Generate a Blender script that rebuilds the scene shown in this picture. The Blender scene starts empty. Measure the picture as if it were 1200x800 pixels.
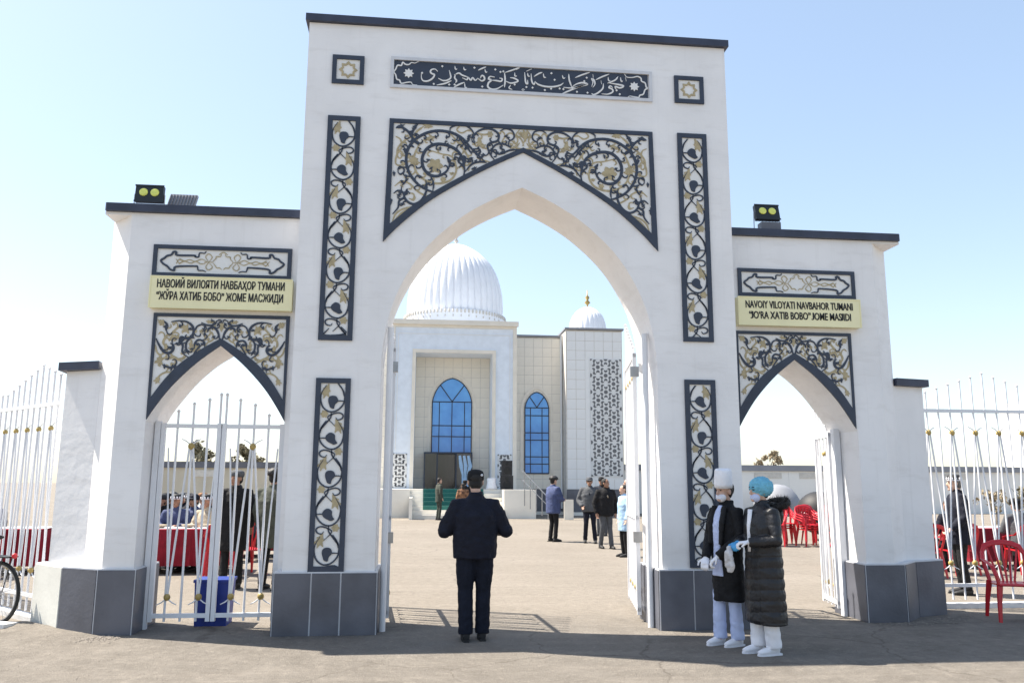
import bpy, bmesh, math, random
from mathutils import Vector, Matrix, noise
from math import sin, cos, pi, radians as rad
random.seed(7)
sc=bpy.context.scene; COL=sc.collection
# ---------------------------------------------------------------- camera
cd=bpy.data.cameras.new('camera'); cam=bpy.data.objects.new('camera',cd); COL.objects.link(cam); sc.camera=cam
cd.sensor_width=36; cd.lens=28.80; cd.clip_end=2000; cd.clip_start=.05
yaw,pitch,roll=0.109751,0.169379,0.0047323
fw=Vector((sin(yaw)*cos(pitch),cos(yaw)*cos(pitch),sin(pitch))); rt=Vector((cos(yaw),-sin(yaw),0)); up=rt.cross(fw)
r2=rt*cos(roll)+up*sin(roll); u2=-rt*sin(roll)+up*cos(roll)
m=Matrix((r2,u2,-fw)).transposed().to_4x4(); m.translation=Vector((-1.110,-9.068,1.58)); cam.matrix_world=m
# ---------------------------------------------------------------- light
SUN_EL,SUN_AZ=rad(57),rad(-67)      # azimuth from +Y towards +X
w=bpy.data.worlds.new('World'); sc.world=w; w.use_nodes=True; nt=w.node_tree
sky=nt.nodes.new('ShaderNodeTexSky'); sky.sky_type='NISHITA'; sky.sun_disc=False; sky.sun_elevation=SUN_EL; sky.sun_rotation=SUN_AZ
sky.air_density=1.0; sky.dust_density=.9; sky.ozone_density=1.0
gm=nt.nodes.new('ShaderNodeGamma'); gm.inputs[1].default_value=.66; hs=nt.nodes.new('ShaderNodeHueSaturation'); hs.inputs['Saturation'].default_value=1.06; hs.inputs['Value'].default_value=1.18
nt.links.new(sky.outputs[0],gm.inputs[0]); nt.links.new(gm.outputs[0],hs.inputs['Color']); nt.links.new(hs.outputs[0],nt.nodes['Background'].inputs[0]); nt.nodes['Background'].inputs[1].default_value=.118
sd=bpy.data.lights.new('sun','SUN'); sd.energy=4.1; sd.angle=rad(.5); sd.color=(1,.92,.80)
so=bpy.data.objects.new('sun',sd); COL.objects.link(so)
sv=Vector((sin(SUN_AZ)*cos(SUN_EL),cos(SUN_AZ)*cos(SUN_EL),sin(SUN_EL))); so.rotation_euler=sv.to_track_quat('Z','Y').to_euler(); so.location=sv*30
sc.view_settings.view_transform='Standard'; sc.view_settings.look='None'; sc.view_settings.exposure=1.60; sc.view_settings.gamma=1
# ---------------------------------------------------------------- materials
def mat(name,col,rough=.7,var=.12,scale=6,bump=0,bscale=40,spec=.4,metal=0,col2=None,emit=None,detail=5,coat=0,alpha=None):
    m=bpy.data.materials.new(name); m.use_nodes=True; t=m.node_tree; b=t.nodes['Principled BSDF']
    b.inputs['Roughness'].default_value=rough; b.inputs['Specular IOR Level'].default_value=spec; b.inputs['Metallic'].default_value=metal
    if coat: b.inputs['Coat Weight'].default_value=coat
    tc=t.nodes.new('ShaderNodeTexCoord'); n=t.nodes.new('ShaderNodeTexNoise'); n.inputs['Scale'].default_value=scale; n.inputs['Detail'].default_value=detail
    t.links.new(tc.outputs['Object'],n.inputs['Vector'])
    mx=t.nodes.new('ShaderNodeMix'); mx.data_type='RGBA'
    c2=col2 or tuple(max(0,c*(1-2*var)) for c in col)
    mx.inputs['A'].default_value=(*c2,1); mx.inputs['B'].default_value=(*col,1)
    mr=t.nodes.new('ShaderNodeMapRange'); mr.inputs['From Min'].default_value=.3; mr.inputs['From Max'].default_value=.62
    t.links.new(n.outputs['Fac'],mr.inputs['Value']); t.links.new(mr.outputs[0],mx.inputs['Factor']); t.links.new(mx.outputs['Result'],b.inputs['Base Color'])
    if bump:
        n2=t.nodes.new('ShaderNodeTexNoise'); n2.inputs['Scale'].default_value=bscale; n2.inputs['Detail'].default_value=6
        t.links.new(tc.outputs['Object'],n2.inputs['Vector']); bp=t.nodes.new('ShaderNodeBump'); bp.inputs['Strength'].default_value=bump; bp.inputs['Distance'].default_value=.02
        t.links.new(n2.outputs['Fac'],bp.inputs['Height']); t.links.new(bp.outputs[0],b.inputs['Normal'])
    if emit: b.inputs['Emission Color'].default_value=(*emit,1); b.inputs['Emission Strength'].default_value=1
    if alpha is not None: b.inputs['Alpha'].default_value=alpha
    return m
M={}
def plaster():
    m=mat('white_plaster',(.84,.825,.82),.75,.04,1.6,.22,9,.25); t=m.node_tree; b=t.nodes['Principled BSDF']
    old=b.inputs['Base Color'].links[0].from_socket
    tc=t.nodes.new('ShaderNodeTexCoord'); mp=t.nodes.new('ShaderNodeMapping'); mp.inputs['Scale'].default_value=(1.3,1.3,5.5)
    n=t.nodes.new('ShaderNodeTexNoise'); n.inputs['Scale'].default_value=1.6; n.inputs['Detail'].default_value=8; n.inputs['Roughness'].default_value=.65
    t.links.new(tc.outputs['Object'],mp.inputs[0]); t.links.new(mp.outputs[0],n.inputs['Vector'])
    r=t.nodes.new('ShaderNodeMapRange'); r.inputs['From Min'].default_value=.52; r.inputs['From Max'].default_value=.78; r.inputs['To Max'].default_value=.30
    mx=t.nodes.new('ShaderNodeMix'); mx.data_type='RGBA'; mx.inputs['B'].default_value=(.52,.49,.46,1)
    t.links.new(n.outputs['Fac'],r.inputs['Value']); t.links.new(r.outputs[0],mx.inputs['Factor']); t.links.new(old,mx.inputs['A'])
    # rain streaks
    mq_=t.nodes.new('ShaderNodeMapping'); mq_.inputs['Scale'].default_value=(9,9,.55); t.links.new(tc.outputs['Object'],mq_.inputs[0]); n3=t.nodes.new('ShaderNodeTexNoise'); n3.inputs['Scale'].default_value=1.5; n3.inputs['Detail'].default_value=6; n3.inputs['Roughness'].default_value=.6; t.links.new(mq_.outputs[0],n3.inputs['Vector'])
    r3=t.nodes.new('ShaderNodeMapRange'); r3.inputs['From Min'].default_value=.56; r3.inputs['From Max'].default_value=.74; r3.inputs['To Max'].default_value=.17; t.links.new(n3.outputs['Fac'],r3.inputs['Value'])
    m3=t.nodes.new('ShaderNodeMix'); m3.data_type='RGBA'; m3.inputs['B'].default_value=(.56,.54,.52,1); t.links.new(r3.outputs[0],m3.inputs['Factor']); t.links.new(mx.outputs['Result'],m3.inputs['A']); mx=m3
    # rising dirt near the ground
    sx=t.nodes.new('ShaderNodeSeparateXYZ'); t.links.new(tc.outputs['Object'],sx.inputs[0])
    r2=t.nodes.new('ShaderNodeMapRange'); r2.inputs['From Min'].default_value=1.3; r2.inputs['From Max'].default_value=.6; r2.inputs['To Max'].default_value=.35
    t.links.new(sx.outputs['Z'],r2.inputs['Value']); mu=t.nodes.new('ShaderNodeMath'); mu.operation='MULTIPLY'; t.links.new(r2.outputs[0],mu.inputs[0]); t.links.new(n.outputs['Fac'],mu.inputs[1])
    m2=t.nodes.new('ShaderNodeMix'); m2.data_type='RGBA'; m2.inputs['B'].default_value=(.5,.45,.38,1); t.links.new(mu.outputs[0],m2.inputs['Factor']); t.links.new(mx.outputs['Result'],m2.inputs['A']); t.links.new(m2.outputs['Result'],b.inputs['Base Color'])
    return m
M['plaster']=plaster()
M['navy']=mat('slate_blue_paint',(.040,.052,.080),.5,.10,8,.15,30)
M['gold']=mat('dull_gold_paint',(.45,.37,.22),.5,.12,20,.1,40)
M['panelwhite']=mat('panel_white',(.78,.77,.75),.7,.03,5,.1,20)
M['trim']=mat('pale_trim',(.62,.63,.66),.5,.05,6)
M['tile']=mat('slate_tile',(.115,.120,.145),.42,.18,2.2,.12,25,.5)
M['paletile']=mat('pale_tile',(.62,.62,.58),.5,.06,3,.1,20)
M['signyellow']=mat('cream_yellow_board',(.86,.80,.50),.5,.04,3)
M['black']=mat('black_print',(.02,.02,.022),.6,.1,10)
M['metalwhite']=mat('white_gate_paint',(.74,.75,.78),.4,.04,5,.08,60)
M['ball']=mat('gold_paint_metal',(.42,.30,.09),.4,.1,15,spec=.6)
M['cap']=mat('dark_blue_coping',(.042,.05,.082),.45,.15,5,.1,20)
M['red']=mat('red_plastic',(.50,.012,.022),.35,.1,8,spec=.5)
M['redcloth']=mat('red_cloth',(.25,.008,.022),.85,.15,8,.4,12)
M['bluebin']=mat('blue_plastic',(.012,.035,.24),.45,.12,6)
M['skin']=mat('skin',(.56,.35,.26),.55,.08,20); M['skin2']=mat('tanned_skin',(.33,.18,.12),.55,.1,20)
M['hair']=mat('dark_hair',(.012,.010,.010),.55,.2,60,.6,120)
M['greyhair']=mat('grey_hair',(.16,.15,.14),.6,.2,60,.6,120)
M['clothnavy']=mat('navy_cloth',(.007,.009,.020),.75,.18,12,.5,28,.25)
M['clothnavy2']=mat('dark_trouser_cloth',(.010,.013,.024),.85,.15,14,.4,28,.2)
M['clothblack']=mat('black_cloth',(.012,.012,.014),.8,.2,12,.45,28,.25)
M['puffer']=mat('black_puffer',(.012,.0125,.016),.42,.15,12,.35,35,.4)
M['clothgrey']=mat('grey_cloth',(.085,.09,.10),.85,.15,12,.4,28)
M['clothblue']=mat('blue_cloth',(.055,.075,.17),.8,.15,12,.4,28)
M['clothlight']=mat('pale_blue_cloth',(.34,.50,.68),.8,.08,12,.4,20)
M['clothbeige']=mat('beige_cloth',(.42,.36,.27),.85,.12,12,.4,20)
M['clothwhite']=mat('white_cloth',(.80,.80,.84),.8,.05,12,.45,22)
M['clothlav']=mat('lavender_cloth',(.50,.57,.80),.8,.06,12,.45,22)
M['clothgreen']=mat('grey_green_cloth',(.055,.062,.05),.85,.15,12,.4,20)
M['brown']=mat('brown_pattern_cloth',(.28,.14,.07),.85,.4,9,col2=(.04,.015,.012))
M['bouffant']=mat('blue_bouffant',(.16,.46,.62),.7,.12,25,.7,45)
M['blueglove']=mat('blue_glove',(.06,.32,.62),.45,.05)
M['glass']=mat('blue_window_glass',(.11,.38,.82),.15,.10,.9,spec=.7,col2=(.06,.25,.66))  # the two-tone noise paints patchy reflections into the glass colour
M['darkframe']=mat('dark_window_frame',(.018,.030,.055),.4,.1)
M['darkglass']=mat('dark_door_glass',(.012,.016,.018),.12,.2,1.5,spec=.8)
M['cladding']=mat('cream_stone_cladding',(.80,.75,.65),.55,.05,1.3,.1,10)
M['claddingw']=mat('pale_grey_cladding',(.76,.77,.77),.5,.04,1.3,.1,10)
M['joint']=mat('grey_joint',(.62,.59,.54),.8,.08)
M['portalblue']=mat('pale_blue_tile',(.72,.78,.86),.45,.05,3,.05,20)
M['cream']=mat('cream_trim',(.76,.71,.62),.55,.05,2)
M['dome']=mat('white_dome_metal',(.80,.81,.84),.38,.02,2,spec=.5)
M['lattice']=mat('pale_lattice',(.68,.69,.69),.6,.05); M['inlay']=mat('dark_inlay',(.15,.155,.165),.7,.1)
M['carpet']=mat('green_carpet',(.035,.15,.13),.95,.12,20)
M['marble']=mat('cream_marble',(.80,.76,.68),.45,.05,1.5)
M['leaf']=mat('olive_foliage',(.21,.19,.125),.8,.2,5); M['leaf2']=mat('yellow_foliage',(.34,.28,.19),.8,.2,5); M['bark']=mat('bark',(.12,.09,.06),.9,.2,12)
M['farwall']=mat('cream_far_wall',(.55,.50,.40),.85,.06,.8,.1,6); M['whitewall']=mat('white_far_wall',(.78,.77,.74),.85,.04,.5)
M['roofgrey']=mat('grey_roof_sheet',(.26,.27,.30),.6,.08,1)
M['rubber']=mat('rubber',(.02,.02,.02),.8,.1); M['steel']=mat('bare_steel',(.35,.35,.36),.35,.1,metal=.8)
M['ledyellow']=mat('yellow_led_lens',(.78,.80,.16),.3,.06,30,spec=.6); M['lampblack']=mat('black_lamp_body',(.018,.022,.024),.45,.1)
M['kerb']=mat('whitewashed_kerb',(.66,.66,.66),.7,.08,6,.2,20); M['stone']=mat('gravel_stone',(.26,.23,.20),.9,.2,30)
M['bagmat']=mat('clear_plastic_bag',(.55,.55,.57),.3,.15,20,.8,25,.6)
M['pink']=mat('pink_trim',(.62,.16,.22),.6,.1)
def ground_mat():
    m=bpy.data.materials.new('dusty_asphalt'); m.use_nodes=True; t=m.node_tree; b=t.nodes['Principled BSDF']; L=t.links.new
    b.inputs['Roughness'].default_value=.92; b.inputs['Specular IOR Level'].default_value=.2
    tc=t.nodes.new('ShaderNodeTexCoord')
    def nz(s,d=6,r=.6):
        n=t.nodes.new('ShaderNodeTexNoise'); n.inputs['Scale'].default_value=s; n.inputs['Detail'].default_value=d; n.inputs['Roughness'].default_value=r; L(tc.outputs['Object'],n.inputs['Vector']); return n
    def mr(o,a,c,x=0,y=1):
        r=t.nodes.new('ShaderNodeMapRange'); r.inputs['From Min'].default_value=a; r.inputs['From Max'].default_value=c; r.inputs['To Min'].default_value=x; r.inputs['To Max'].default_value=y; L(o,r.inputs['Value']); return r.outputs[0]
    def mx(a,bb,f,mode='MIX'):
        q=t.nodes.new('ShaderNodeMix'); q.data_type='RGBA'; q.blend_type=mode
        for s,v in (('A',a),('B',bb)):
            if isinstance(v,tuple): q.inputs[s].default_value=(*v,1)
            else: L(v,q.inputs[s])
        if isinstance(f,float): q.inputs['Factor'].default_value=f
        else: L(f,q.inputs['Factor'])
        return q.outputs['Result']
    big=nz(.35); mid=nz(2.2,8,.7); fine=nz(28,9,.8); vf=nz(85,4,.75)
    sx=t.nodes.new('ShaderNodeSeparateXYZ'); L(tc.outputs['Object'],sx.inputs[0])
    yy=t.nodes.new('ShaderNodeMath'); yy.operation='ADD'; L(sx.outputs['Y'],yy.inputs[0]); L(mr(mid.outputs['Fac'],.3,.7,-.5,.5),yy.inputs[1])
    inner=mr(yy.outputs[0],.3,1.4)
    apron=mx((.140,.126,.110),(.196,.178,.156),mr(mid.outputs['Fac'],.35,.65))
    yard=mx((.190,.168,.142),(.228,.203,.174),mr(big.outputs['Fac'],.35,.65))
    c=mx(apron,yard,inner)
    c=mx(c,(.085,.075,.065),mr(fine.outputs['Fac'],.52,.68,0,.75))
    c=mx(c,(.33,.30,.25),mr(vf.outputs['Fac'],.55,.66,0,.7))
    # tyre-dust streaks along X
    mp=t.nodes.new('ShaderNodeMapping'); mp.inputs['Scale'].default_value=(.25,2.6,1); mp.inputs['Rotation'].default_value=(0,0,.08); L(tc.outputs['Object'],mp.inputs[0])
    st=nz(1.3,7,.65); L(mp.outputs[0],st.inputs['Vector'])
    c=mx(c,(.26,.232,.20),mr(st.outputs['Fac'],.5,.72,0,.45))
    # cracks, stains and tyre marks
    dm=nz(1.1,5,.6); va=t.nodes.new('ShaderNodeVectorMath'); va.operation='MULTIPLY_ADD'; L(dm.outputs['Color'],va.inputs[0]); va.inputs[1].default_value=(.7,.7,0); L(tc.outputs['Object'],va.inputs[2])
    vo=t.nodes.new('ShaderNodeTexVoronoi'); vo.feature='DISTANCE_TO_EDGE'; vo.inputs['Scale'].default_value=.42; L(va.outputs[0],vo.inputs['Vector'])
    cr=t.nodes.new('ShaderNodeMath'); cr.operation='MULTIPLY'; L(mr(vo.outputs['Distance'],.0,.007,1,0),cr.inputs[0]); L(mr(big.outputs['Fac'],.45,.55,0,.6),cr.inputs[1])
    c=mx(c,(.07,.06,.05),cr.outputs[0])
    sn=nz(.8,4,.5); c=mx(c,(.15,.13,.11),mr(sn.outputs['Fac'],.60,.72,0,.40))
    s2=nz(9,6,.75); c=mx(c,(.12,.105,.088),mr(s2.outputs['Fac'],.52,.66,0,.45)); c=mx(c,(.29,.258,.22),mr(s2.outputs['Fac'],.46,.34,0,.45))
    L(c,b.inputs['Base Color'])
    bp=t.nodes.new('ShaderNodeBump'); bp.inputs['Strength'].default_value=.9; bp.inputs['Distance'].default_value=.02
    ad=t.nodes.new('ShaderNodeMath'); ad.operation='ADD'; L(fine.outputs['Fac'],ad.inputs[0]); L(mid.outputs['Fac'],ad.inputs[1]); L(ad.outputs[0],bp.inputs['Height']); L(bp.outputs[0],b.inputs['Normal'])
    return m
M['ground']=ground_mat()
# ---------------------------------------------------------------- helpers
class MB:
    def __init__(s): s.v=[]; s.f=[]
    def add(s,v,f):
        o=len(s.v); s.v+= [tuple(p) for p in v]; s.f+=[tuple(i+o for i in q) for q in f]; return s
    def box(s,x0,x1,y0,y1,z0,z1):
        return s.add([(x0,y0,z0),(x1,y0,z0),(x1,y1,z0),(x0,y1,z0),(x0,y0,z1),(x1,y0,z1),(x1,y1,z1),(x0,y1,z1)],[(0,3,2,1),(4,5,6,7),(0,1,5,4),(1,2,6,5),(2,3,7,6),(3,0,4,7)])
    def prism(s,poly,y0,y1):            # poly in XZ, extruded along Y
        n=len(poly); v=[(x,y0,z) for x,z in poly]+[(x,y1,z) for x,z in poly]
        return s.add(v,[tuple(range(n)),tuple(range(2*n-1,n-1,-1))]+[((i+1)%n,i,i+n,(i+1)%n+n) for i in range(n)])
    def zprism(s,poly,z0,z1):           # poly in XY, extruded along Z
        n=len(poly); v=[(x,y,z0) for x,y in poly]+[(x,y,z1) for x,y in poly]
        return s.add(v,[tuple(range(n))[::-1],tuple(range(n,2*n))]+[(i,(i+1)%n,(i+1)%n+n,i+n) for i in range(n)])
    def tube(s,pts,rs,seg=8,up=None,capr=True):
        pts=[Vector(p) for p in pts]; n=len(pts)
        if not isinstance(rs,(list,tuple)): rs=[rs]*n
        rs=[(r,r) if not isinstance(r,(list,tuple)) else r for r in rs]
        o=len(s.v); nrm=None
        for i,p in enumerate(pts):
            t=(pts[min(i+1,n-1)]-pts[max(i-1,0)]).normalized()
            if nrm is None:
                a=Vector(up) if up else (Vector((1,0,0)) if abs(t.x)<.9 else Vector((0,1,0)))
                nrm=(a-t*a.dot(t)).normalized()
            else: nrm=(nrm-t*nrm.dot(t)).normalized()
            bn=t.cross(nrm)
            for k in range(seg):
                a=2*pi*k/seg; q=p+nrm*(cos(a)*rs[i][0])+bn*(sin(a)*rs[i][1]); s.v.append(tuple(q))
        for i in range(n-1):
            for k in range(seg):
                a=o+i*seg+k; b=o+i*seg+(k+1)%seg; s.f.append((a,b,b+seg,a+seg))
        s.f.append(tuple(o+k for k in range(seg))[::-1]); s.f.append(tuple(o+(n-1)*seg+k for k in range(seg)))
        return s
    def ball(s,c,r,seg=12,rings=8,rot=None):
        if not isinstance(r,(list,tuple)): r=(r,r,r)
        v=[];f=[]
        for i in range(1,rings):
            th=pi*i/rings
            for k in range(seg):
                a=2*pi*k/seg; p=Vector((r[0]*sin(th)*cos(a),r[1]*sin(th)*sin(a),r[2]*cos(th)))
                if rot: p=rot@p
                v.append(tuple(Vector(c)+p))
        for sg in (1,-1):
            p=Vector((0,0,r[2]*sg)); p=rot@p if rot else p; v.append(tuple(Vector(c)+p))
        for i in range(rings-2):
            for k in range(seg):
                a=i*seg+k;b=i*seg+(k+1)%seg; f.append((a,a+seg,b+seg,b))
        t=len(v)-2
        for k in range(seg): f.append((t,k,(k+1)%seg)); f.append((t+1,(rings-2)*seg+(k+1)%seg,(rings-2)*seg+k))
        return s.add(v,f)
    def lathe(s,prof,c=(0,0,0),seg=24,fn=None):
        o=len(s.v); n=len(prof)
        for r,z in prof:
            for k in range(seg):
                a=2*pi*k/seg; q=r*(fn(a,z) if fn else 1); s.v.append((c[0]+q*cos(a),c[1]+q*sin(a),c[2]+z))
        for i in range(n-1):
            for k in range(seg):
                a=o+i*seg+k;b=o+i*seg+(k+1)%seg; s.f.append((a,b,b+seg,a+seg))
        s.f.append(tuple(o+k for k in range(seg))[::-1]); s.f.append(tuple(o+(n-1)*seg+k for k in range(seg)))
        return s
    def mesh(s,name,ma=None,smooth=False):
        me=bpy.data.meshes.new(name); me.from_pydata(s.v,[],s.f); me.validate()
        b=bmesh.new(); b.from_mesh(me); bmesh.ops.recalc_face_normals(b,faces=b.faces); b.to_mesh(me); b.free()
        if ma: me.materials.append(ma)
        if smooth:
            for p in me.polygons: p.use_smooth=True
        return me
    def build(s,name,ma,parent=None,smooth=False,**kw): return link(name,s.mesh(name,ma,smooth),parent,**kw)
def link(name,me,parent=None,loc=None,rz=0,label=None,cat=None,group=None,kind=None):
    o=bpy.data.objects.new(name,me); COL.objects.link(o)
    if parent: o.parent=parent
    if loc: o.location=loc
    if rz: o.rotation_euler=(0,0,rz)
    for k,v in (('label',label),('category',cat),('group',group),('kind',kind)):
        if v: o[k]=v
    return o
def thing(name,label,cat,loc=(0,0,0),rz=0,group=None): return link(name,None,None,loc,rz,label,cat,group)
def kids(o): return [c for c in bpy.data.objects if c.parent==o]
def copy_tree(o,loc,rz,label,group=None):
    r=o.copy(); COL.objects.link(r); r.location=loc; r.rotation_euler=(0,0,rz); r['label']=label
    if group: r['group']=group
    for c in kids(o):
        d=c.copy(); COL.objects.link(d); d.parent=r
        for g in kids(c):
            e=g.copy(); COL.objects.link(e); e.parent=d
    return r
def smooth_path(p,n=5):
    P=[Vector((a[0],a[1],0)) for a in p]
    if len(P)<3: return p
    P=[P[0]*2-P[1]]+P+[P[-1]*2-P[-2]]; out=[]
    for i in range(1,len(P)-2):
        for k in range(n):
            t=k/n; q=.5*((2*P[i])+(P[i+1]-P[i-1])*t+(2*P[i-1]-5*P[i]+4*P[i+1]-P[i+2])*t*t+(3*P[i]-P[i-1]-3*P[i+1]+P[i+2])*t**3); out.append((q.x,q.y))
    out.append((P[-2].x,P[-2].y)); return out
def ribbon(mb,path,wd,y,h,taper=True,sm=True,n=4):      # raised ribbon on a wall plane; front at y-h
    p=smooth_path(path,n) if sm else path; N=len(p); L=[];R=[]
    for i,(x,z) in enumerate(p):
        a=p[max(i-1,0)]; b=p[min(i+1,N-1)]; dx,dz=b[0]-a[0],b[1]-a[1]; l=math.hypot(dx,dz) or 1
        t=i/(N-1); ww=wd/2*(min(1,.35+2.6*min(t,1-t)) if taper else 1); nx,nz=-dz/l*ww,dx/l*ww
        L.append((x+nx,z+nz)); R.append((x-nx,z-nz))
    v=[];f=[]
    for (a,b),(c,d) in zip(L,R): v+=[(a,y-h,b),(c,y-h,d),(a,y,b),(c,y,d)]
    for i in range(N-1):
        o=i*4; f+=[(o,o+1,o+5,o+4),(o,o+4,o+6,o+2),(o+1,o+3,o+7,o+5)]
    f+=[(0,2,3,1),((N-1)*4,(N-1)*4+1,(N-1)*4+3,(N-1)*4+2)]
    mb.add(v,f)
def flat(mb,poly,y,h):
    mb.prism(poly,y-h,y)
def leafpoly(kind,L,ang,x,z):
    a0=rad(ang); P=[]; rnd_=kind in ('GL','DL','BUD')
    if kind=='GB':      # lobed blossom
        for k in range(24):
            a=2*pi*k/24; r=L/2*(.84+.16*cos(a*6)); P.append((r*cos(a),r*sin(a)))
    elif kind=='GL':    # three pointed leaf
        P=[(-.5,0),(-.25,.10),(-.32,.34),(-.02,.20),(.12,.26),(.2,.14),(.5,.02),(.2,-.12),(.1,-.24),(-.05,-.18),(-.30,-.32),(-.24,-.10)]; P=[(u*L,v*L) for u,v in P]
    elif kind=='DL':
        P=[(-.5,-.02),(-.2,.16),(.02,.14),(.08,.30),(.22,.12),(.5,.10),(.25,-.04),(.12,-.22),(-.1,-.16)]; P=[(u*L,v*L) for u,v in P]
    elif kind=='BUD':
        P=[(-.5,-.15),(-.38,.05),(-.20,.28),(.0,.42),(.22,.42),(.40,.26),(.5,.02),(.40,-.22),(.2,-.34),(-.02,-.30),(-.22,-.34),(-.42,-.42)]; P=[(u*L,v*L) for u,v in P]
    if rnd_:
        q=P+P[:3]; q=smooth_path([P[-1]]+q,3); P=q[3:3+3*len(P)]
    c,s=cos(a0),sin(a0); return [(x+u*c-v*s,z+u*s+v*c) for u,v in P]
def arc(pts_half,n=6):      # half arch from apex outwards -> smooth list
    return smooth_path(pts_half,n)
SPAN=[["D",26,[[-0.697,5.03],[-0.677,5.132],[-0.69,5.232],[-0.727,5.332],[-0.799,5.4],[-0.886,5.436],[-0.983,5.446],[-1.068,5.421],[-1.138,5.352],[-1.17,5.249],[-1.148,5.139],[-1.074,5.062],[-0.975,5.057],[-0.89,5.111],[-0.853,5.194],[-0.873,5.254]]],["D",24,[[-0.891,4.88],[-0.99,4.856],[-1.101,4.881],[-1.21,4.946],[-1.298,5.052],[-1.342,5.16],[-1.351,5.281],[-1.322,5.394],[-1.242,5.499],[-1.12,5.577],[-0.976,5.61],[-0.821,5.589],[-0.704,5.528],[-0.616,5.43],[-0.528,5.342],[-0.439,5.255]]],["D",20,[[-1.469,5.636],[-1.399,5.624],[-1.33,5.57],[-1.261,5.468],[-1.222,5.429]]],["D",20,[[-1.228,5.678],[-1.265,5.631],[-1.288,5.579],[-1.31,5.516]]],["D",18,[[-0.562,5.463],[-0.573,5.576],[-0.482,5.653],[-0.365,5.663],[-0.283,5.602],[-0.296,5.523],[-0.383,5.489],[-0.412,5.44],[-0.372,5.34],[-0.319,5.271]]],["D",16,[[-0.366,5.32],[-0.359,5.412],[-0.305,5.477],[-0.217,5.485],[-0.139,5.444]]],["D",16,[[-0.383,5.401],[-0.265,5.36],[-0.148,5.413],[-0.002,5.427]]],["D",14,[[-0.267,5.644],[-0.199,5.679],[-0.12,5.652],[-0.1,5.57],[-0.169,5.515]]],["D",20,[[-1.122,5.0],[-1.108,4.891],[-1.155,4.769],[-1.242,4.706],[-1.324,4.732],[-1.363,4.799],[-1.321,4.825]]],["D",18,[[-1.484,4.824],[-1.434,4.86],[-1.377,4.835],[-1.366,4.779],[-1.418,4.738],[-1.429,4.658],[-1.488,4.577]]],["D",14,[[-1.432,5.116],[-1.391,5.142],[-1.371,5.095],[-1.412,5.056],[-1.446,5.085]]],["D",14,[[-0.851,5.612],[-0.848,5.654],[-0.775,5.689],[-0.658,5.685],[-0.579,5.606],[-0.598,5.523]]],["D",16,[[-0.792,5.595],[-0.714,5.497],[-0.645,5.418],[-0.595,5.339]]],["D",16,[[-0.745,5.291],[-0.711,5.313],[-0.672,5.264],[-0.69,5.212],[-0.733,5.226],[-0.739,5.271]]],["D",16,[[-0.669,5.122],[-0.594,5.217],[-0.497,5.252],[-0.42,5.246]]],["D",16,[[-0.567,5.398],[-0.519,5.414],[-0.495,5.375],[-0.533,5.338],[-0.567,5.365]]],["D",14,[[-1.05,5.023],[-1.03,4.954],[-1.038,4.874]]],["D",12,[[-1.355,5.059],[-1.349,4.979],[-1.393,4.918]]],["G",16,[[-0.985,5.544],[-1.118,5.516],[-1.203,5.43],[-1.257,5.306],[-1.263,5.184],[-1.213,5.066],[-1.107,4.991],[-0.973,4.967],[-0.84,5.013],[-0.775,5.117],[-0.786,5.228],[-0.836,5.307],[-0.961,5.331],[-1.077,5.365]]],["G",14,[[-1.465,5.275],[-1.449,5.377],[-1.385,5.461],[-1.3,5.517]]],["G",14,[[-1.481,5.517],[-1.423,5.48],[-1.411,5.379],[-1.46,5.295],[-1.472,5.194],[-1.433,5.156]]],["G",16,[[-1.16,5.657],[-1.235,5.592],[-1.29,5.507]]],["G",16,[[-0.85,5.582],[-0.752,5.474],[-0.653,5.336],[-0.613,5.236],[-0.631,5.134]]],["G",14,[[-0.55,5.608],[-0.462,5.592],[-0.384,5.606]]],["G",14,[[-0.52,5.548],[-0.49,5.467],[-0.46,5.417]]],["G",12,[[-0.266,5.438],[-0.228,5.543],[-0.15,5.629],[-0.061,5.572],[-0.07,5.489],[-0.139,5.434]]],["G",12,[[-0.032,5.677],[-0.071,5.613],[-0.012,5.554],[0.018,5.473]]],["G",12,[[-0.031,5.512],[-0.07,5.448],[-0.011,5.44]]],["G",14,[[-1.474,4.914],[-1.391,4.977],[-1.295,4.942],[-1.218,4.866],[-1.103,4.811],[-1.009,4.835]]],["G",14,[[-1.345,4.662],[-1.269,4.665],[-1.38,4.601],[-1.471,4.499]]],["G",14,[[-1.493,4.478],[-1.455,4.578],[-1.381,4.64],[-1.288,4.664]]],["G",12,[[-0.717,5.702],[-0.774,5.637],[-0.715,5.599],[-0.638,5.644]]],["G",12,[[-0.537,5.301],[-0.459,5.274],[-0.381,5.258]]],["G",12,[[-1.312,4.842],[-1.254,4.824],[-1.262,4.764],[-1.31,4.772]]],["G",12,[[-1.418,5.277],[-1.342,5.281],[-1.292,5.203],[-1.338,5.12]]]]
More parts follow.
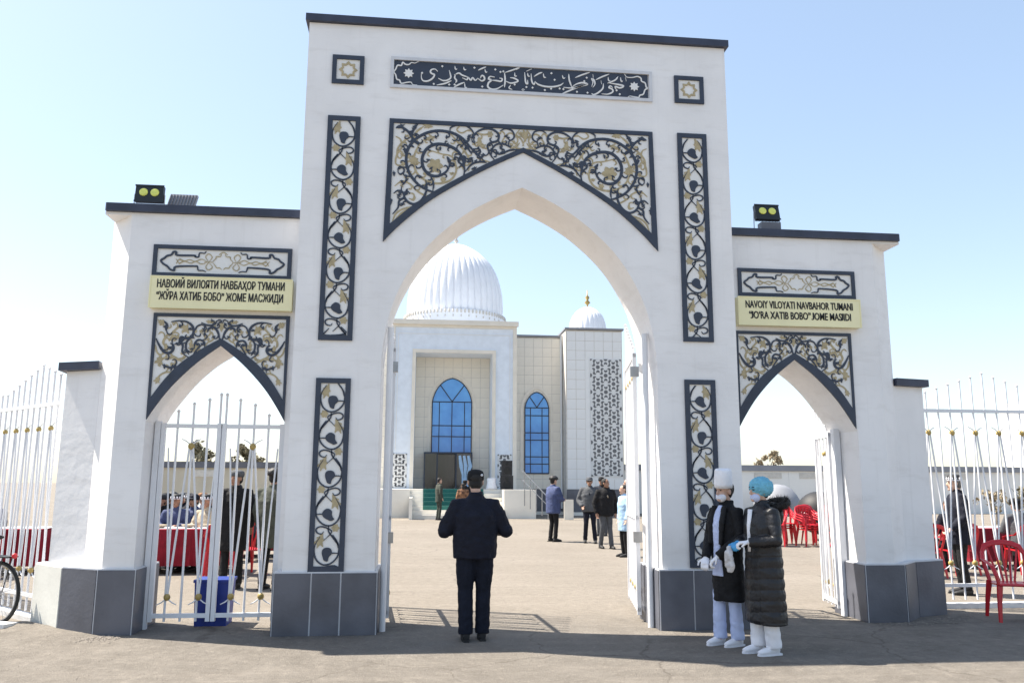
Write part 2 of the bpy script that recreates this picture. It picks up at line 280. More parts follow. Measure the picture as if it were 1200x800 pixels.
SPANL=[["GB",0.192,0,-1.019,5.18],["GB",0.105,0,-1.264,5.224],["GB",0.069,0,-0.921,5.019],["GB",0.081,0,-0.384,5.6],["GL",0.121,-10,-1.112,5.664],["GL",0.161,-80,0.024,5.608],["GL",0.121,110,-0.504,5.487],["GL",0.093,60,-0.51,5.497],["GL",0.101,200,-1.08,5.508],["GL",0.073,30,-0.461,5.448],["DL",0.113,20,-1.428,5.638],["DL",0.101,70,-1.265,5.631],["DL",0.093,100,-1.368,5.351],["DL",0.101,-60,-0.86,5.255],["DL",0.073,0,-0.82,5.186],["DL",0.081,-30,-1.193,5.037],["DL",0.069,90,-1.484,5.063],["DL",0.101,90,-1.515,4.733],["DL",0.06,20,-0.193,5.586],["DL",0.089,10,-0.223,5.382],["DL",0.06,10,-0.604,5.288],["DL",0.073,20,-0.564,5.168],["DL",0.06,80,-0.962,5.392],["DL",0.052,60,-0.877,5.447],["DL",0.069,120,-0.579,5.565],["DL",0.06,150,-1.288,5.405],["DL",0.081,70,-0.469,5.325]]
WSPAN=[["D",24,[[-4.028,3.114],[-3.994,3.045],[-3.937,2.969],[-3.877,2.955],[-3.84,2.994],[-3.847,3.048],[-3.875,3.063]]],["D",22,[[-3.88,3.304],[-3.8,3.317],[-3.718,3.308],[-3.655,3.263],[-3.636,3.193],[-3.662,3.138],[-3.712,3.121],[-3.765,3.136],[-3.761,3.081],[-3.74,3.035],[-3.741,2.965],[-3.676,2.913]]],["D",18,[[-3.661,3.122],[-3.702,3.083],[-3.704,3.005],[-3.671,2.944]]],["D",16,[[-3.561,3.305],[-3.492,3.275],[-3.419,3.285],[-3.392,3.333]]],["D",22,[[-3.487,3.197],[-3.475,3.236],[-3.424,3.253],[-3.376,3.2],[-3.347,3.099]]],["D",18,[[-3.616,3.007],[-3.613,3.069],[-3.578,3.109],[-3.517,3.087],[-3.506,3.025]]],["D",14,[[-3.632,2.914],[-3.593,2.992],[-3.538,3.055]]],["D",18,[[-3.941,2.823],[-3.888,2.801],[-3.836,2.794],[-3.794,2.818]]],["D",14,[[-3.848,2.755],[-3.837,2.802],[-3.808,2.802],[-3.812,2.764]]],["D",20,[[-3.955,3.31],[-3.922,3.264],[-3.932,3.201]]],["D",14,[[-3.628,3.193],[-3.603,3.257],[-3.553,3.289]]],["G",18,[[-3.898,3.14],[-3.844,3.204],[-3.788,3.252],[-3.713,3.238]]],["G",18,[[-3.918,3.016],[-3.952,3.077],[-3.914,3.155],[-3.856,3.172]]],["G",16,[[-4.024,2.859],[-3.953,2.891],[-3.867,2.909],[-3.792,2.887],[-3.716,2.858]]],["G",14,[[-3.87,2.955],[-3.838,2.925],[-3.762,2.888]]],["G",14,[[-3.546,3.18],[-3.484,3.15],[-3.443,3.198],[-3.423,3.12],[-3.48,3.08],[-3.499,3.041]]],["G",14,[[-4.008,2.645],[-3.941,2.723],[-3.87,2.747],[-3.809,2.725]]],["G",14,[[-3.683,3.021],[-3.622,2.984],[-3.549,3.008]]],["G",14,[[-4.03,3.044],[-4.01,2.967],[-3.954,2.907]]],["G",12,[[-4.029,3.324],[-3.983,3.294],[-3.95,3.248]]],["G",12,[[-3.649,2.96],[-3.663,3.052],[-3.644,3.099]]],["G",14,[[-3.51,3.322],[-3.45,3.308],[-3.391,3.325]]]]
WSPANL=[["GL",0.127,-60,-3.72,3.23],["GB",0.084,0,-3.845,3.126],["GL",0.101,100,-3.911,3.016],["GL",0.135,80,-3.974,2.876],["GL",0.101,70,-3.98,2.661],["GB",0.074,0,-3.983,3.294],["GL",0.068,45,-3.548,3.211],["GB",0.074,0,-3.616,3.007],["GL",0.118,-90,-3.342,3.263],["GL",0.068,0,-3.473,3.315],["DL",0.084,80,-3.928,3.248],["DL",0.074,60,-3.745,3.105],["DL",0.084,30,-3.83,2.802],["DL",0.061,90,-3.918,2.808],["DL",0.068,-40,-3.647,3.138],["GL",0.061,60,-3.657,3.068],["GB",0.051,0,-3.622,3.209]]
CALL=[["D",11,[[-1.234,6.467],[-1.28,6.44],[-1.32,6.443],[-1.353,6.416],[-1.393,6.418],[-1.423,6.44],[-1.439,6.4],[-1.483,6.398],[-1.5,6.356],[-1.523,6.312],[-1.501,6.277],[-1.487,6.225],[-1.454,6.212],[-1.433,6.174],[-1.373,6.189],[-1.321,6.195],[-1.3,6.167],[-1.247,6.163]]],["D",13,[[-1.203,6.31],[-1.199,6.253],[-1.175,6.221],[-1.121,6.224],[-1.069,6.261],[-1.049,6.305],[-1.077,6.318],[-1.097,6.338],[-1.084,6.368],[-1.044,6.378],[-1.01,6.351]]],["D",12,[[-0.876,6.374],[-0.862,6.324],[-0.857,6.281],[-0.894,6.247],[-0.948,6.239],[-1.002,6.265]]],["D",12,[[-0.847,6.245],[-0.92,6.205],[-1.02,6.177]]],["D",12,[[-0.815,6.32],[-0.761,6.345],[-0.72,6.321],[-0.652,6.301]]],["D",12,[[-0.799,6.335],[-0.81,6.284],[-0.787,6.249],[-0.8,6.219]]],["D",12,[[-0.819,6.161],[-0.759,6.2],[-0.692,6.233]]],["D",12,[[-0.72,6.289],[-0.665,6.267],[-0.652,6.297],[-0.618,6.264],[-0.598,6.297],[-0.564,6.264],[-0.537,6.296]]],["D",13,[[-0.537,6.294],[-0.49,6.263],[-0.456,6.284],[-0.463,6.32],[-0.49,6.33],[-0.506,6.295]]],["D",9,[[-0.81,6.432],[-0.802,6.393],[-0.782,6.397]]],["D",9,[[-0.706,6.428],[-0.697,6.393],[-0.674,6.397]]],["D",11,[[-0.532,6.396],[-0.484,6.424],[-0.437,6.445]]],["D",9,[[-0.453,6.415],[-0.443,6.379],[-0.423,6.381]]],["D",11,[[-0.212,6.387],[-0.109,6.43],[-0.034,6.464]]],["D",14,[[-0.334,6.321],[-0.388,6.325],[-0.408,6.294],[-0.374,6.279],[-0.408,6.243],[-0.414,6.192],[-0.366,6.163],[-0.299,6.178],[-0.231,6.225]]],["D",12,[[-0.374,6.279],[-0.313,6.277],[-0.259,6.272],[-0.245,6.304],[-0.279,6.312]]],["D",13,[[-0.218,6.386],[-0.21,6.292],[-0.217,6.197]]],["D",12,[[-0.204,6.278],[-0.136,6.256],[-0.054,6.287],[-0.102,6.321],[-0.15,6.325]]],["D",9,[[-0.095,6.394],[-0.092,6.35],[-0.068,6.352]]],["D",9,[[-0.142,6.231],[-0.163,6.193],[-0.122,6.174]]],["D",9,[[-0.692,6.226],[-0.684,6.169],[-0.661,6.17]]],["D",11,[[-0.075,6.432],[-0.035,6.46]]],["D",12,[[0.024,6.404],[0.033,6.306],[0.042,6.266],[0.061,6.263],[0.06,6.308]]],["D",12,[[0.102,6.393],[0.111,6.296],[0.138,6.258],[0.152,6.298]]],["D",11,[[0.046,6.42],[0.11,6.454]]],["D",9,[[0.06,6.398],[0.067,6.361],[0.088,6.358]]],["D",11,[[0.138,6.358],[0.195,6.399],[0.238,6.417]]],["D",9,[[0.249,6.403],[0.259,6.358],[0.283,6.355]]],["D",13,[[0.152,6.291],[0.188,6.26],[0.266,6.239],[0.365,6.24],[0.451,6.264],[0.494,6.297]]],["D",13,[[0.494,6.241],[0.565,6.237],[0.637,6.245],[0.723,6.276],[0.788,6.299],[0.723,6.314],[0.651,6.291],[0.594,6.247]]],["D",12,[[0.559,6.417],[0.566,6.339],[0.594,6.253]]],["D",12,[[0.465,6.152],[0.55,6.194],[0.665,6.251],[0.781,6.299]]],["D",11,[[0.638,6.374],[0.724,6.417],[0.818,6.454]]],["D",11,[[0.838,6.272],[0.856,6.334],[0.839,6.374],[0.868,6.358],[0.879,6.305],[0.852,6.262]]],["D",11,[[0.89,6.362],[0.97,6.407],[1.057,6.446]]],["D",13,[[0.983,6.319],[0.975,6.258],[0.923,6.202],[0.865,6.168],[0.837,6.184]]],["D",12,[[1.098,6.273],[1.069,6.294],[1.051,6.27],[1.09,6.253],[1.097,6.22],[1.039,6.186],[0.959,6.184]]],["D",13,[[1.055,6.331],[1.142,6.321],[1.232,6.304],[1.185,6.275],[1.127,6.29],[1.141,6.249]]],["D",11,[[1.166,6.422],[1.129,6.374],[1.034,6.327]]],["D",9,[[1.195,6.411],[1.204,6.363],[1.223,6.367]]],["D",9,[[1.257,6.415],[1.266,6.367]]],["D",9,[[0.48,6.397],[0.494,6.357],[0.516,6.366]]],["D",9,[[1.042,6.406],[1.049,6.361],[1.07,6.362]]],["D",9,[[0.854,6.433],[0.861,6.388]]],["D",9,[[0.954,6.355],[0.961,6.31]]],["D",11,[[1.246,6.46],[1.275,6.421],[1.348,6.421],[1.406,6.437],[1.45,6.416],[1.456,6.379],[1.5,6.358],[1.513,6.306],[1.535,6.292],[1.498,6.271],[1.474,6.212],[1.43,6.194],[1.415,6.166],[1.343,6.173],[1.299,6.174],[1.269,6.146]]]]
CALLD=[[-0.577,6.426],[-0.328,6.419],[-0.095,6.241],[-0.809,6.197],[-1.194,6.321],[-0.958,6.42],[-1.054,6.19],[-0.873,6.193],[-0.482,6.191],[-0.266,6.391],[0.001,6.181],[-0.232,6.4],[0.046,6.217],[0.12,6.214],[0.344,6.214],[0.448,6.223],[0.493,6.218],[0.349,6.413],[0.749,6.335],[1.145,6.241],[0.387,6.331],[0.268,6.192],[0.787,6.189],[0.658,6.193],[0.779,6.382],[1.183,6.194],[0.011,6.181]]
STARS=[[-1.35,6.308],[1.364,6.304]]
HP=[["D",24,[[-3.561,4.118],[-3.579,4.093],[-3.631,4.094],[-3.64,4.042],[-3.679,4.045],[-3.686,4.059],[-3.873,4.057],[-3.882,4.096],[-3.914,4.097],[-3.937,4.059],[-3.981,4.044],[-4.005,4.016],[-4.043,3.983],[-4.012,3.94],[-3.972,3.914],[-3.937,3.874],[-3.891,3.862],[-3.875,3.91],[-3.671,3.924],[-3.645,3.918],[-3.633,3.873],[-3.584,3.872],[-3.55,3.857]]],["G",11,[[-3.883,4.013],[-3.847,3.959],[-3.81,3.981],[-3.85,4.001],[-3.878,3.951]]],["G",10,[[-3.851,4.021],[-3.791,3.989],[-3.734,4.005],[-3.675,3.986],[-3.606,4.016],[-3.539,3.984]]],["G",10,[[-3.846,3.946],[-3.791,3.982],[-3.718,3.961],[-3.669,3.986],[-3.602,3.954],[-3.539,3.984]]],["G",16,[[-3.572,3.983],[-3.475,3.983]]],["G",11,[[-3.526,3.984],[-3.563,4.045],[-3.533,4.088],[-3.492,4.048],[-3.52,3.991]]],["G",11,[[-3.526,3.977],[-3.555,3.921],[-3.526,3.881],[-3.483,3.917],[-3.519,3.971]]],["G",11,[[-3.482,3.993],[-3.452,4.028],[-3.447,4.056],[-3.408,4.057],[-3.39,4.088]]],["G",11,[[-3.48,3.972],[-3.452,3.938],[-3.438,3.911],[-3.405,3.913],[-3.381,3.89]]]]
# ---------------------------------------------------------------- the ground
g=MB(); g.add([(-400,-400,0),(400,-400,0),(400,400,0),(-400,400,0)],[(0,1,2,3)]); g.build('ground',M['ground'],kind='structure')
# ---------------------------------------------------------------- gateway
gate=thing('gateway','white plastered gateway with a tall pointed middle arch between two lower side arches','gateway')
DEPTH=.78
AR=[(0,4.965),(.35,4.80),(.72,4.565),(1.10,4.20),(1.36,3.78),(1.50,3.38),(1.56,2.98),(1.565,2.6)]
ar=smooth_path(AR,5)
port=[(-2.52,0),(-1.565,0)]+[(-x,z) for x,z in ar[::-1]]+ar[1:]+[(1.565,0),(2.52,0),(2.52,6.885),(-2.52,6.885)]
MB().prism(port,0,DEPTH).build('portal_wall',M['plaster'],gate)
MB().box(-2.56,2.56,-.05,DEPTH+.04,6.888,6.975).build('coping',M['cap'],gate)
YL,YR=.2,.3
WA=[(0,3.045),(.2,2.905),(.40,2.71),(.56,2.50),(.66,2.35),(.735,2.20)]
wa=smooth_path(WA,5)
def wing(s,Y,xi,xo,xc,top,chz,chy):
    # s=-1 left, +1 right; opening from xi (portal side) to xo
    cx=(xi+xo)/2; hw=(xo-xi)/2; k=hw/.735
    A=[(cx-x*k,z) for x,z in wa[::-1]]+[(cx+x*k,z) for x,z in wa[1:]]
    poly=[(2.525,0),(xi,0)]+A+[(xo,0),(xc,0),(xc,top),(2.525,top)]
    poly=[(s*x,z) for x,z in poly]
    MB().prism(poly,Y,Y+.72).build('wing_wall',M['plaster'],gate)
    MB().zprism([(s*xc,Y),(s*(xc+chz),Y+chy),(s*(xc+chz),Y+.72),(s*xc,Y+.72)],0,top).build('corner_chamfer',M['plaster'],gate)
    MB().zprism([(s*(xc+.001),Y+.001),(s*(xc+chz-.02),Y+.001),(s*(xc+chz-.02),Y+chy)],top-.03,top+.002).build('corner_soffit',M['plaster'],gate)
    MB().zprism([(s*2.53,Y-.05),(s*(xc+chz-.045),Y-.05),(s*(xc+chz-.03),Y-.04),(s*(xc+chz+.010),Y+.76),(s*2.53,Y+.76)],top+.003,top+.093).build('coping',M['cap'],gate)
wing(-1,YL,2.60,4.075,4.395,4.545,.31,.34); wing(1,YR,2.60,4.11,4.455,4.575,.385,.38)
# small end piers
EPL=[(-4.708,.545),(-5.165,.77),(-5.165,1.10),(-4.708,1.10)]; EPR=[(4.843,.685),(5.30,.80),(5.30,1.16),(4.843,1.16)]
MB().zprism(EPL,0,2.80).build('end_pier',M['plaster'],gate); MB().zprism(EPR,0,2.80).build('end_pier',M['plaster'],gate)
MB().zprism([(-4.715,.48),(-5.23,.69),(-5.27,1.14),(-4.81,1.14)],2.803,2.895).build('coping',M['cap'],gate)
MB().zprism([(4.85,.62),(5.36,.74),(5.36,1.2),(4.86,1.2)],2.803,2.895).build('coping',M['cap'],gate)
# plinth: pale core with slate tiles on it
def plinth(path,zt,yback,joints,mats=None):
    core=[(x,y) for x,y in path]; (x0,y0),(x1,y1)=path[0],path[-1]
    MB().zprism(core,0,zt).build('plinth_core',M['trim'],gate)
    for i in range(len(path)-1):
        a=Vector((*path[i],0)); b=Vector((*path[i+1],0)); d=(b-a); L=d.length; d.normalize(); nrm=Vector((d.y,-d.x,0))
        js=joints.get(i,[0,1])
        if js is None: continue
        for u,v in zip(js[:-1],js[1:]):
            p=a+d*(L*u+.008); q=a+d*(L*v-.008); p2=p+nrm*.009; q2=q+nrm*.009; p-=nrm*.004; q-=nrm*.004
            MB().zprism([(p.x,p.y),(p2.x,p2.y),(q2.x,q2.y),(q.x,q.y)],0.002,zt-.014).build('plinth_tile',(mats or {}).get(i,M['tile']),gate)
plinth([(-2.60,.30),(-2.60,-.03),(-1.53,-.03),(-1.53,DEPTH+.02),(-2.60,DEPTH+.02)],.64,.8,{1:[0,.36,.645,1],3:None,4:None})
plinth([(1.52,DEPTH+.02),(1.52,-.03),(2.60,-.03),(2.60,.40),(2.60,DEPTH+.02)],.64,.8,{1:[0,.36,.645,1],3:None,4:None})
plinth([(-5.20,1.25),(-5.36,.93),(-4.88,.44),(-4.43,.185),(-4.04,.165),(-4.04,.94),(-4.6,1.2)],.665,.9,{5:None,0:None},{1:M['paletile']})
plinth([(4.07,1.04),(4.07,.262),(4.56,.262),(4.90,.60),(5.38,.78),(5.38,1.22),(4.5,1.22)],.655,.9,{5:None},None)
# ---------------------------------------------------------------- relief panels
def panel(name='relief_panel',label=None):
    o=link(name,None,gate); 
    if label: o['label']=label
    return o
def frame_rect(mb,x0,x1,z0,z1,b,y,h):
    mb.box(x0,x1,y-h,y,z1-b,z1); mb.box(x0,x1,y-h,y,z0,z0+b); mb.box(x0,x0+b,y-h,y,z0+b,z1-b); mb.box(x1-b,x1,y-h,y,z0+b,z1-b)
def strip(x0,x1,z0,z1,flip):
    P=MB().box(x0+.003,x1-.003,-.008,.0,z0+.003,z1-.003).build('relief_panel',M['panelwhite'],gate)
    f=MB(); frame_rect(f,x0,x1,z0,z1,.055,-.001,.024); f.build('frame',M['navy'],P)
    cx=(x0+x1)/2; hw=(x1-x0)/2-.055; cell=.402; n=int((z1-z0)/cell+.9); y=-.008
    zi=z1-.055; lo=z0+.055
    def clipz(pts): return [(max(min(a,cx+hw),cx-hw),max(min(b,zi),lo)) for a,b in pts]
    for i in range(n):
        s=(1 if i%2==0 else -1)*flip; zc=zi-.20-i*cell
        if zc<lo-.1: break
        T=lambda u,v:(cx+s*u*hw,zc+v*hw)
        for pl,wd in (([T(-.55,1.35),T(-.92,.7),T(-.97,.1),T(-.75,-.5),T(-.2,-.85),T(.4,-.72),T(.85,-.25),T(.97,.3),T(.85,.9),T(.45,1.5)],.017),
                      ([T(.97,.05),T(.5,.06),T(.15,.0)],.013),
                      ([T(.25,-2.0),T(-.35,-1.35),T(.0,-1.05),T(.55,-.92),T(.88,-1.1),T(.8,-1.4),T(.45,-1.5),T(.3,-1.3)],.015),
                      ([T(-.1,-.8),T(-.1,-1.3),T(-.55,-1.9),T(-.92,-2.4)],.015),
                      ([T(.35,1.5),T(.75,1.0),T(.9,.45)],.011)):
            if min(p[1] for p in pl)<lo-.12: pl=[p for p in pl if p[1]>lo-.02]
            if len(pl)<3: continue
            mb=MB(); ribbon(mb,clipz(pl),wd,y,.010,n=3); mb.build('vine',M['navy'],P)
        for kd,L,a,u,v,mm,nm in (('BUD',.135,(60 if s>0 else 120),.0,.0,'navy','bud'),('GL',.175,(70 if s>0 else 110),-.55,1.05,'gold','leaf'),('GB',.09,0,-.62,-1.02,'gold','blossom')):
            c=T(u,v)
            if c[1]-L/2<lo: continue
            if c[1]+L/2>zi: c=(c[0],zi-L/2)
            mb=MB(); flat(mb,leafpoly(kd,L,a if kd!='BUD' else (55 if s>0 else 100),*c),y,.012 if mm=='navy' else .008); mb.build(nm,M[mm],P)
strip(-2.258,-1.887,3.105,5.73,1); strip(1.882,2.243,3.185,5.735,-1); strip(-2.258,-1.885,.64,2.685,1); strip(1.878,2.240,.655,2.742,-1)
def tendrils(data,inside,seed=1,step=.066):
    rn=random.Random(seed); out=[];lv=[]
    for k,wd,pts in data:
        p=smooth_path(pts,4); acc=rn.random()*step; sgn=1
        for (a,b),(c,d) in zip(p[:-1],p[1:]):
            l=math.hypot(c-a,d-b); acc+=l
            if acc>step and l>1e-4:
                acc=0; sgn=-sgn; tx,tz=(c-a)/l,(d-b)/l; nx,nz=-tz*sgn,tx*sgn; L=rn.uniform(.045,.085)
                q=[(c,d),(c+tx*L*.5+nx*L*.35,d+tz*L*.5+nz*L*.35),(c+tx*L*.55+nx*L*.8,d+tz*L*.55+nz*L*.8),(c+tx*L*.15+nx*L*.95,d+tz*L*.15+nz*L*.95)]
                if all(inside(*u) for u in q):
                    out.append([k,11,q])
                    if rn.random()<.5: lv.append(['DL' if k=='D' else 'GL',rn.uniform(.04,.06),math.degrees(math.atan2(nz,nx)),q[-1][0],q[-1][1]])
    return data+out,[l for l in lv if inside(l[3],l[4])]
def under(curve,top,xl,mg=.035):
    c=smooth_path(curve,5)
    def f(x,z):
        if z>top-mg or x<xl+mg: return False
        for (a,b),(c_,d) in zip(c[:-1],c[1:]):
            if a<=x<=c_: return z>b+(d-b)*(x-a)/(c_-a)+mg
        return False
    return f
def strokes(P,data,leaves,y,sc_,cx=None,clip=None,names=('vine','scroll'),hd=.011,hg=.007):
    for m_ in ((1,) if cx is None else (1,-1)):
        fx=(lambda x:x) if m_==1 else (lambda x:2*cx-x)
        for k,wd,pts in data:
            mb=MB(); ribbon(mb,[(fx(a),b) for a,b in pts],wd*sc_,y,(hd if k=='D' else hg)+random.random()*.0015); mb.build(names[0] if k=='D' else names[1],M['navy' if k=='D' else 'gold'],P)
        for k,L,a,x,z in leaves:
            if cx is not None and m_==-1 and abs(x-cx)<.02: continue
            nm={'GB':'blossom','GL':'leaf','DL':'leaf'}[k]; jit=random.random()*.0022
            mb=MB(); flat(mb,leafpoly(k,L,a if m_==1 else 180-a,fx(x),z),y,hd+.002+jit if k=='DL' else hg+.002+jit); mb.build(nm,M['navy' if k=='DL' else 'gold'],P)
# middle spandrel
def spandrel(cx,low,upr,xl,top,b,y,yw):
    lowp=smooth_path(low,5); upp=smooth_path(upr,5)
    L=lowp; Rm=[(2*cx-x,z) for x,z in lowp[::-1][1:]]
    P=MB().prism([(xl+.004,top-.004)]+[(max(a,xl+.004),b_+.004) for a,b_ in L]+Rm+[(2*cx-xl-.004,top-.004)],yw-.008,yw).build('relief_panel',M['panelwhite'],gate)
    f=MB(); xr=2*cx-xl
    f.box(xl,xr,yw-.024,yw-.001,top-b,top)
    # arch-following bands and side bars
    for m_ in (1,-1):
        fx=(lambda x:x) if m_==1 else (lambda x:2*cx-x)
        N=24
        def samp(path,t):
            i=t*(len(path)-1); j=min(int(i),len(path)-2); u=i-j; return (path[j][0]*(1-u)+path[j+1][0]*u,path[j][1]*(1-u)+path[j+1][1]*u)
        for k in range(N):
            a,b2=samp(lowp,k/N),samp(lowp,(k+1)/N); c,d=samp(upp,k/N),samp(upp,(k+1)/N)
            f.prism([(fx(a[0]),a[1]),(fx(b2[0]),b2[1]),(fx(d[0]),d[1]),(fx(c[0]),c[1])],yw-.024,yw-.001)
        f.prism([(fx(xl),top-b),(fx(xl+b),top-b),(fx(upp[0][0]),upp[0][1]),(fx(lowp[0][0]),lowp[0][1])],yw-.0235,yw-.001)
    f.build('frame',M['navy'],P); return P
LOW=[(-1.578,4.25),(-1.383,4.465),(-1.073,4.744),(-.733,4.976),(-.388,5.182),(.022,5.394)]
UPR=[(-1.507,4.46),(-1.209,4.724),(-.894,4.944),(-.389,5.245),(.022,5.45)]
P=spandrel(.01,[(x-.01,z) for x,z in LOW[:-1]]+[(.01,5.394)],[(x-.01,z) for x,z in UPR[:-1]]+[(.01,5.45)],-1.555,5.73,.05,0,0)
SP2,SL2=tendrils(SPAN,under(UPR,5.68,-1.505),3); strokes(P,SP2,SPANL+SL2,-.008,.00132,.01)
WLOW=[(-4.066,2.225),(-3.986,2.36),(-3.869,2.535),(-3.734,2.696),(-3.554,2.875),(-3.3375,3.048)]; WUP=[(-4.04,2.46),(-3.909,2.66),(-3.745,2.85),(-3.532,3.01),(-3.3375,3.13)]
P=spandrel(-3.3375,WLOW,WUP,-4.072,3.40,.038,0,YL); WS2,WSL2=tendrils(WSPAN,under(WUP,3.362,-4.034,.02),5,.07); WSL2=WSPANL+WSL2; strokes(P,WS2,WSL2,YL-.008,.00115,-3.3375)
sx=3.355-3.3375
mirror=lambda D,i0:[[*r[:i0],[[-a+sx,b+.0] for a,b in r[i0]]] for r in D]
WL2=[(-a+sx,b) for a,b in WLOW]; WU2=[(-a+sx,b) for a,b in WUP]
P=spandrel(3.355,[(2*3.355-a,b) for a,b in WL2],[(2*3.355-a,b) for a,b in WU2],2.62,3.385,.038,0,YR)
strokes(P,[[k,w_,[[a+6.6925,b] for a,b in pts]] for k,w_,pts in WS2],[[k,L,a,x+6.6925,z] for k,L,a,x,z in WSL2],YR-.008,.00115,3.355)
# horizontal cartouche panels
def cartouche(cx,hw,z0,z1,y):
    P=MB().box(cx-hw+.003,cx+hw-.003,y-.008,y,z0+.003,z1-.003).build('relief_panel',M['panelwhite'],gate)
    f=MB(); frame_rect(f,cx-hw,cx+hw,z0,z1,.045,y-.001,.024); f.build('frame',M['navy'],P)
    dx=cx+3.372; dz=(z0+z1)/2-3.998
    strokes(P,[[k,w_,[[a+dx,(z0+z1)/2+(b-3.983)*.90] for a,b in pts]] for k,w_,pts in HP],[],y-.008,.0009,cx)
    mb=MB(); ribbon(mb,[(cx-.05,4.085+dz),(cx,4.115+dz),(cx+.05,4.085+dz)],.010,y-.008,.006); mb.build('scroll',M['gold'],P)
cartouche(-3.372,.757,3.815,4.18,YL); cartouche(3.437,.75,3.815,4.165,YR)
# two squares with an eight pointed star
def star_poly(cx,cz,r,r2,n=8,ph=0): return [(cx+(r if k%2==0 else r2)*cos(pi*k/n+ph),cz+(r if k%2==0 else r2)*sin(pi*k/n+ph)) for k in range(2*n)]
for (x0,x1,z0,z1) in ((-2.235,-1.868,6.132,6.485),(1.865,2.232,6.128,6.478)):
    P=MB().box(x0+.003,x1-.003,-.008,0,z0+.003,z1-.003).build('relief_panel',M['panelwhite'],gate)
    f=MB(); frame_rect(f,x0,x1,z0,z1,.05,-.001,.024); f.build('frame',M['navy'],P)
    c=((x0+x1)/2,(z0+z1)/2); mb=MB(); o=star_poly(*c,.108,.078); i=star_poly(*c,.072,.056)
    for k in range(16): mb.prism([o[k],o[(k+1)%16],i[(k+1)%16],i[k]],-.018,-.0075)
    mb.build('star',M['gold'],P)
# inscription
P=MB().box(-1.52,1.535,-.010,0,6.15,6.465).build('inscription_panel',M['navy'],gate)
f=MB(); frame_rect(f,-1.562,1.585,6.118,6.505,.038,-.001,.026); f.build('frame',M['trim'],P)
for k,wd,pts in CALL:
    mb=MB(); ribbon(mb,[(a,b+ (.0)) for a,b in pts],wd*.00145,-.010,.008); mb.build('calligraphy_stroke',M['panelwhite'],P)
for i,(x,z) in enumerate(CALLD):
    mb=MB(); r=.014; mb.prism([(x+r,z),(x,z+r),(x-r,z),(x,z-r)],-.018,-.0098); mb.build('diacritic',M['panelwhite'],P)
for x,z in STARS:
    mb=MB(); mb.prism(star_poly(x,z,.062,.040),-.018,-.0098); mb.build('star',M['panelwhite'],P)
# ---------------------------------------------------------------- sign boards with lettering
def text_mesh(s,x0,x1,z,h,y,par,ma,bold=.018):
    latin='J' in s or 'Y ' in s
    cu=bpy.data.curves.new('lettering','FONT'); cu.body=s; cu.size=1; cu.offset=bold; cu.extrude=.008; cu.resolution_u=3
    o=bpy.data.objects.new('t',cu); COL.objects.link(o); dg=bpy.context.evaluated_depsgraph_get(); me=bpy.data.meshes.new_from_object(o.evaluated_get(dg)); bpy.data.objects.remove(o)
    xs=[v.co.x for v in me.vertices]; a,b=min(xs),max(xs); k=(x1-x0)/(b-a); kz=h/.73
    if latin:       # the J of this font hangs below the line: lift it like the sign's
        bm=bmesh.new(); bm.from_mesh(me); bmesh.ops.remove_doubles(bm,verts=bm.verts,dist=1e-5); seen=set()
        for v0 in bm.verts:
            if v0 in seen: continue
            st=[v0]; isl=[]; seen.add(v0)
            while st:
                q=st.pop(); isl.append(q)
                for e in q.link_edges:
                    o_=e.other_vert(q)
                    if o_ not in seen: seen.add(o_); st.append(o_)
            lo=min(q.co.y for q in isl); hi=max(q.co.y for q in isl); xm=(min(q.co.x for q in isl)+max(q.co.x for q in isl))/2
            if lo<-.05:
                xr=max(q.co.x for q in isl)+.03
                for q in isl: q.co.y=(q.co.y-lo)/(hi-lo)*hi-.005; q.co.x=xr-(xr-.03-q.co.x)*1.6
        bm.to_mesh(me); bm.free()
    for v in me.vertices:
        x_,y_,z_=v.co
        v.co=(x0+(x_-a)*k, y-.0015-z_*.06, z+y_*kz)
    V=[v.co.copy() for v in me.vertices]; F=[tuple(p.vertices) for p in me.polygons]; mb=MB()
    for i,dx in enumerate((0,-.002,.002)): mb.add([(v.x+dx,v.y-.0006*i,v.z+(.0008 if i==1 else -.0008 if i==2 else 0)) for v in V],F)
    return mb.build('lettering',ma,par)
def sign(x0,x1,z0,z1,y,lines,label):
    t=thing('sign_board',label,'sign',((x0+x1)/2,y,z0),0,None); hw=(x1-x0)/2; h=z1-z0
    b=MB(); b.box(-hw,hw,-.10,.0,0,h); b.build('board',M['signyellow'],t)
    f=MB(); frame_rect(f,-hw-.004,hw+.004,-.004,h+.004,.012,-.098,.008); f.build('board_rim',M['signyellow'],t)
    for s,a,c,z in lines: text_mesh(s,a-(x0+x1)/2,c-(x0+x1)/2,z-z0,.092,-.1005,t,M['black'],.012)
sign(-4.11,-2.58,3.445,3.80,YL,[('НАВОИЙ ВИЛОЯТИ НАВБАҲОР ТУМАНИ',-4.035,-2.665,3.672),('“ЖЎРА ХАТИБ БОБО” ЖОМЕ МАСЖИДИ',-4.035,-2.675,3.535)],'cream yellow sign board with Cyrillic lettering over the left side arch')
sign(2.645,4.19,3.445,3.79,YR,[('NAVOIY VILOYATI NAVBAHOR TUMANI',2.735,4.09,3.655),('“JO‘RA XATIB BOBO” JOME MASJIDI',2.775,4.06,3.525)],'cream yellow sign board with Latin lettering over the right side arch')
